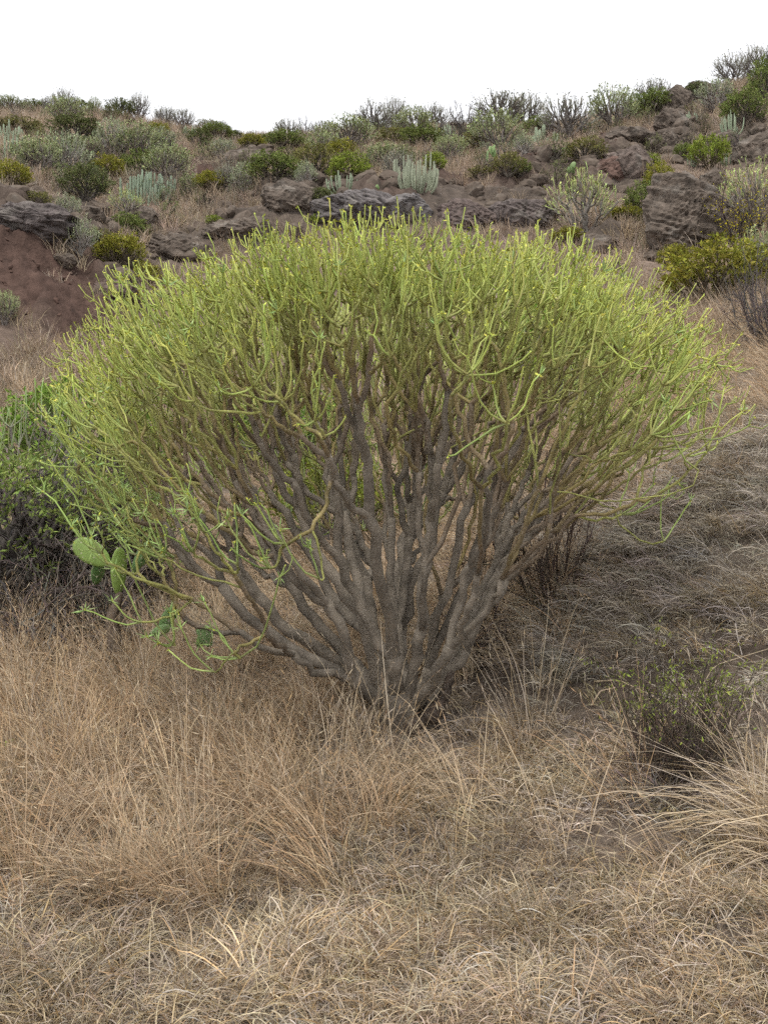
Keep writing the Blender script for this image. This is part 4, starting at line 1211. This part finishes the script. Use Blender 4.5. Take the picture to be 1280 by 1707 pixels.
# long hay: the left half of the foreground and the band behind the limbs
def w_hay(x, y, px, py, rock, red, bare):
    p = 0.5 + 0.5 * fbm(x * 1.3, y * 1.3, o=3)
    left = sstep(760, 520, px + 110 * vnoise(x * 3, y * 3)) * sstep(1640, 1460, py + 0.16 * px + 70 * vnoise(x * 2 + 9, y * 2)) * (1 - 0.9 * blob(px, py, 700, 1255, 120, 60))
    behind = sstep(1180, 1080, py) * sstep(1010, 930, px + 0.2 * (py - 900)) * (y > 3.9)
    loose = 0.045 * (py > 1200) * sstep(1700, 1500, py)
    right = sstep(60, -40, py - (880 - 0.53 * (px - 940))) * sstep(860, 920, px) * (y > 4.4)
    return np.clip(np.maximum(np.maximum(left, behind), np.maximum(loose, right)) * (0.25 + 1.0 * p), 0, 1) * (1 - 0.85 * bare)
def sward(name, centres, per, length, width, spread, lean, droop, pal, wind, label, k=5, head=0.0, gust=0.5, curl=0.25):
    """single blades grown from many clumps straight on the ground, each clump with a lean of its own"""
    n = len(centres); m = n * per
    par = np.repeat(np.arange(n), per)
    cl = np.stack([wind[0] + gust * rng.normal(size=n), wind[1] + gust * rng.normal(size=n)], 1) * rng.uniform(0.3, 1.3, (n, 1))
    cs = rng.uniform(0.6, 1.2, n)
    a = rng.uniform(0, 2 * math.pi, m)
    off = np.stack([np.cos(a), np.sin(a)], 1) * (spread * np.sqrt(rng.random(m)))[:, None]
    xy = centres[par, :2] + off
    P = np.empty((m, k, 3)); P[:, 0, :2] = xy; P[:, 0, 2] = ground_h(xy[:, 0], xy[:, 1]) - 0.01
    h2 = cl[par] + lean * (off / spread * 0.6 + 0.5 * rng.normal(size=(m, 2)))
    h = np.concatenate([h2, np.zeros((m, 1))], 1)
    d = unit(h * 0.6 + np.array([0, 0, 1.0]))
    hh = unit(h + 1e-6); side = unit(np.cross(hh, np.array([0, 0, 1.0])))
    L = length * cs[par] * rng.uniform(0.4, 1.15, m)
    dr = droop * rng.uniform(0.1, 1.7, m); cu = rng.normal(size=m) * curl
    for i in range(1, k):
        d = unit(d + hh * (dr * 1.2 / k)[:, None] - np.array([0, 0, 1.0]) * (dr * 1.3 * i / k / k)[:, None] + side * (cu / k)[:, None] + rng.normal(size=(m, 3)) * 0.05)
        P[:, i] = P[:, i - 1] + d * (L / (k - 1))[:, None]
    W = width * rng.uniform(0.6, 1.4, (m, 1)) * np.interp(np.linspace(0, 1, k), [0, 0.2, 0.7, 1], [0.8, 1, 0.75, 0.12])[None]
    S = unit(side + rng.normal(size=(m, 3)) * 0.5)
    ct = pal[rng.integers(0, len(pal), n)] * (0.93 + 0.36 * fbm(centres[:, 0] * 0.9, centres[:, 1] * 0.9, o=3))[:, None] * np.clip(1 + 0.22 * rng.normal(size=(n, 1)), 0.5, 1.5)
    C = (0.5 * ct[par] + 0.5 * pal[rng.integers(0, len(pal), m)]) * rng.uniform(0.78, 1.22, (m, 1))
    parts = [ribbons(P, W, S, C)]
    if head:
        hs = np.nonzero(rng.random(m) < head)[0]; q = 4
        pr = np.repeat(hs, q)
        td = unit(P[pr, -1] - P[pr, -2])
        e = P[pr, -1] - td * np.tile(np.linspace(0, 0.08, q), len(hs))[:, None]
        parts.append(leaves(e, td + rng.normal(size=e.shape) * 0.22, np.full(len(e), 0.032), np.full(len(e), 0.0034), pal[rng.integers(0, len(pal), len(e))] * 0.95))
    o = obj(name, mesh(name, parts, M['straw'], smooth=False))
    tag(o, label, 'grass', kind='stuff')
def clumps(n, d0, d1, weight, power=0.6, umax=0.46):
    x, y = field(n, d0, d1, power, umax)
    z, px, py, rock, red, bare, trunk = region(x, y)
    k = rng.random(n) < weight(x, y, px, py, rock, red, bare) * (1 - trunk)
    return np.stack([x[k], y[k], z[k]], 1)
M['straw'] = matte('straw', trans=0.2)
sward('long_dry_grass', clumps(1700, 2.15, 11.0, w_hay), 62, 0.40, 0.0024, 0.085, 0.55, 1.1, np.concatenate([HAY, HAY * 0.85, STRAW[:4]]), (-0.62, 0.12), 'long reddish dry grass leaning over the left half of the slope', head=0.25, gust=0.42)
# short curled turf everywhere near
def w_turf(x, y, px, py, rock, red, bare):
    return np.clip(0.6 + 1.0 * fbm(x * 2.2, y * 2.2, o=3), 0, 1) * (1 - 0.35 * sstep(860, 960, px) * sstep(1180, 1100, py)) * (1 - 0.93 * sstep(0.25, 0.7, bare))
turf = [tuft(320 + i, 80, 0.12, 0.0025, 0.085, 0.85, 1.4, STRAW, curl=0.9, bias=0.25) for i in range(5)] + [tuft(330 + i, 76, 0.09, 0.0025, 0.095, 1.1, 1.8, np.concatenate([ASH, STRAW]), curl=1.5) for i in range(4)]
lay('short_dry_grass', 11000, 1.9, 10.0, turf, w_turf, PI, 1.6, 0.6, 1.3, 'short curled pale dry grass matted over the foreground slope', power=0.4, amt=0.2)
# grey matted grass of the right-hand slope
def w_ash(x, y, px, py, rock, red, bare):
    return sstep(820, 960, px) * sstep(1230, 1100, py) * sstep(-60, 30, py - (880 - 0.53 * (px - 940))) * np.clip(0.6 + 0.9 * fbm(x * 1.8, y * 1.8, o=3), 0, 1) * (1 - 0.93 * sstep(0.25, 0.7, bare))
ash = [tuft(340 + i, 66, 0.16, 0.0026, 0.09, 1.1, 1.7, ASH, curl=1.2) for i in range(5)]
lay('grey_dry_grass', 12500, 3.4, 13.0, ash, w_ash, PI, 1.2, 0.7, 1.25, 'grey matted dry grass covering the slope at right', power=0.7, amt=0.15)
# tall upright stems
def w_stem(x, y, px, py, rock, red, bare):
    foot = 0.35 * blob(px, py, 850, 1280, 100, 50) + 0.95 * blob(px, py, 1285, 1380, 65, 100) + 0.5 * blob(px, py, 450, 1290, 180, 90) + 0.28 * blob(px, py, 860, 1420, 160, 60) + 0.3 * blob(px, py, 160, 1300, 180, 130) + 0.25 * blob(px, py, 200, 1110, 260, 60) + 0.2 * blob(px, py, 920, 1180, 60, 60)
    return np.clip(foot, 0, 1) * (1 - 0.8 * bare)
sward('tall_dry_stems', clumps(1000, 2.3, 6.0, w_stem), 16, 0.46, 0.0030, 0.08, 0.35, 0.45, STRAW, (-0.08, 0.0), 'tall thin straw stems around the foot of the great shrub and at right', head=0.5, gust=0.2)
# bleached grass hanging over the cut bank at the right edge
sward('bleached_grass', np.array([list(to_ground(1330 + 25 * rng.normal(), 1400 + 30 * rng.normal())) for _ in range(13)]), 16, 0.50, 0.0034, 0.09, 0.3, 1.5, STRAW, (-1.5, -0.25), 'bleached long grass swept in from the right edge over the bank', gust=0.2)
# loose litter on the bare soil
sward('grass_litter', clumps(1500, 2.2, 5.5, lambda x, y, px, py, rock, red, bare: np.clip(bare * 1.1, 0, 1)), 9, 0.15, 0.0034, 0.12, 1.6, 2.4, ASH, (0, 0), 'loose pale grass litter on the bare soil patches', k=4, gust=1.5)
# the far hillside
def w_hill(x, y, px, py, rock, red, bare):
    p = fbm(x * 0.45 + 7, y * 0.45, o=4)
    return np.clip(0.68 + 1.6 * p, 0.06, 1) * (1 - 0.85 * sstep(0.25, 0.6, rock)) * (1 - 0.8 * sstep(0.2, 0.55, red))
hill = [tuft(360 + i, 34, 0.33, 0.0095, 0.17, 0.35, 0.6, HILLGRASS, curl=0.3, bias=0.1, k=4) for i in range(5)]
lay('hill_grass', 15000, 9.5, 46.0, hill, w_hill, PI, 1.5, 0.55, 1.15, 'pinkish straw grass on the hillside between the shrubs', power=0.0, amt=0.15)

# broken stones below and between the rock faces
def stone(seed, tone=(0.102, 0.082, 0.067)):
    v, q, f, c = boulder(seed, (1.0, 0.8, 0.65), 3, 0.5, 0.22, tone, 20)
    return [(v - np.array([0, 0, 0.22]), q, f, c)]
def w_stone(x, y, px, py, rock, red, bare):
    return np.clip(0.9 * sstep(0.15, 0.6, rock) + 0.02 * sstep(0.2, 0.7, red) + 0.01, 0, 1)
lay('loose_stones', 5200, 12.0, 40.0, [stone(400 + i) for i in range(7)], w_stone, 0, 3, 0.05, 0.42, 'loose broken volcanic stones under the rock faces', power=0.5, amt=0.18, lean=0.5, cat='stones', mat='twig')
# low scrub that fills the gaps between the bushes of the hill
def scrub(seed, col, wood):
    p = proto_spurge(seed, 70, col, 0.8, 0.9, leafy=7, mat='grass', wood_tone=wood, low=-18, flat=0.6)
    out = []
    for nm, me in p:
        n = len(me.vertices); v = np.empty(n * 3, np.float32); me.vertices.foreach_get('co', v)
        c = np.empty(n * 4, np.float32); me.attributes['Col'].data.foreach_get('color', c)
        Q = [tuple(f.vertices) for f in me.polygons if len(f.vertices) == 4]; T = [tuple(f.vertices) for f in me.polygons if len(f.vertices) == 3]
        out.append((v.reshape(-1, 3), Q, T, c.reshape(-1, 4)[:, :3]))
        bpy.data.meshes.remove(me)
    return out
def w_scrub(x, y, px, py, rock, red, bare):
    p = fbm(x * 0.35 + 31, y * 0.35, o=3)
    return np.clip(0.30 + 1.6 * p, 0.01, 1) * sstep(430, 330, py) * (1 - 0.8 * sstep(0.2, 0.5, rock)) * (1 - 0.75 * sstep(0.2, 0.55, red))
lay('hill_scrub', 1500, 14.0, 44.0, [scrub(420, (0.20, 0.22, 0.12), (0.17, 0.15, 0.14)), scrub(421, (0.15, 0.16, 0.07), (0.13, 0.11, 0.09)), scrub(422, (0.22, 0.21, 0.15), (0.19, 0.17, 0.155)), scrub(423, (0.17, 0.19, 0.085), (0.12, 0.105, 0.09)), scrub(424, (0.17, 0.145, 0.115), (0.13, 0.11, 0.10))],
    w_scrub, 0, 3, 0.22, 0.6, 'low grey-green and olive scrub between the bushes of the hillside', power=0.0, amt=0.15, lean=0.15, cat='scrub')

# crumbs of soil and small stones on the bare patches
lay('soil_clods', 5200, 2.2, 6.0, [stone(440 + i) for i in range(5)], lambda x, y, px, py, rock, red, bare: np.clip(0.75 * sstep(0.1, 0.5, bare), 0, 1) + 0.02, 0, 3, 0.008, 0.045, 'small clods and stones lying on the bare soil', power=0.5, amt=0.2, lean=0.6, cat='stones', mat='twig')

lay('red_clods', 5000, 11.0, 32.0, [stone(450 + i, (0.085, 0.055, 0.045)) for i in range(5)], lambda x, y, px, py, rock, red, bare: np.clip(0.9 * sstep(0.15, 0.6, red), 0, 1), 0, 3, 0.02, 0.10, 'reddish brown clods and stones on the eroded banks', power=0.5, amt=0.2, lean=0.6, cat='stones', mat='twig')
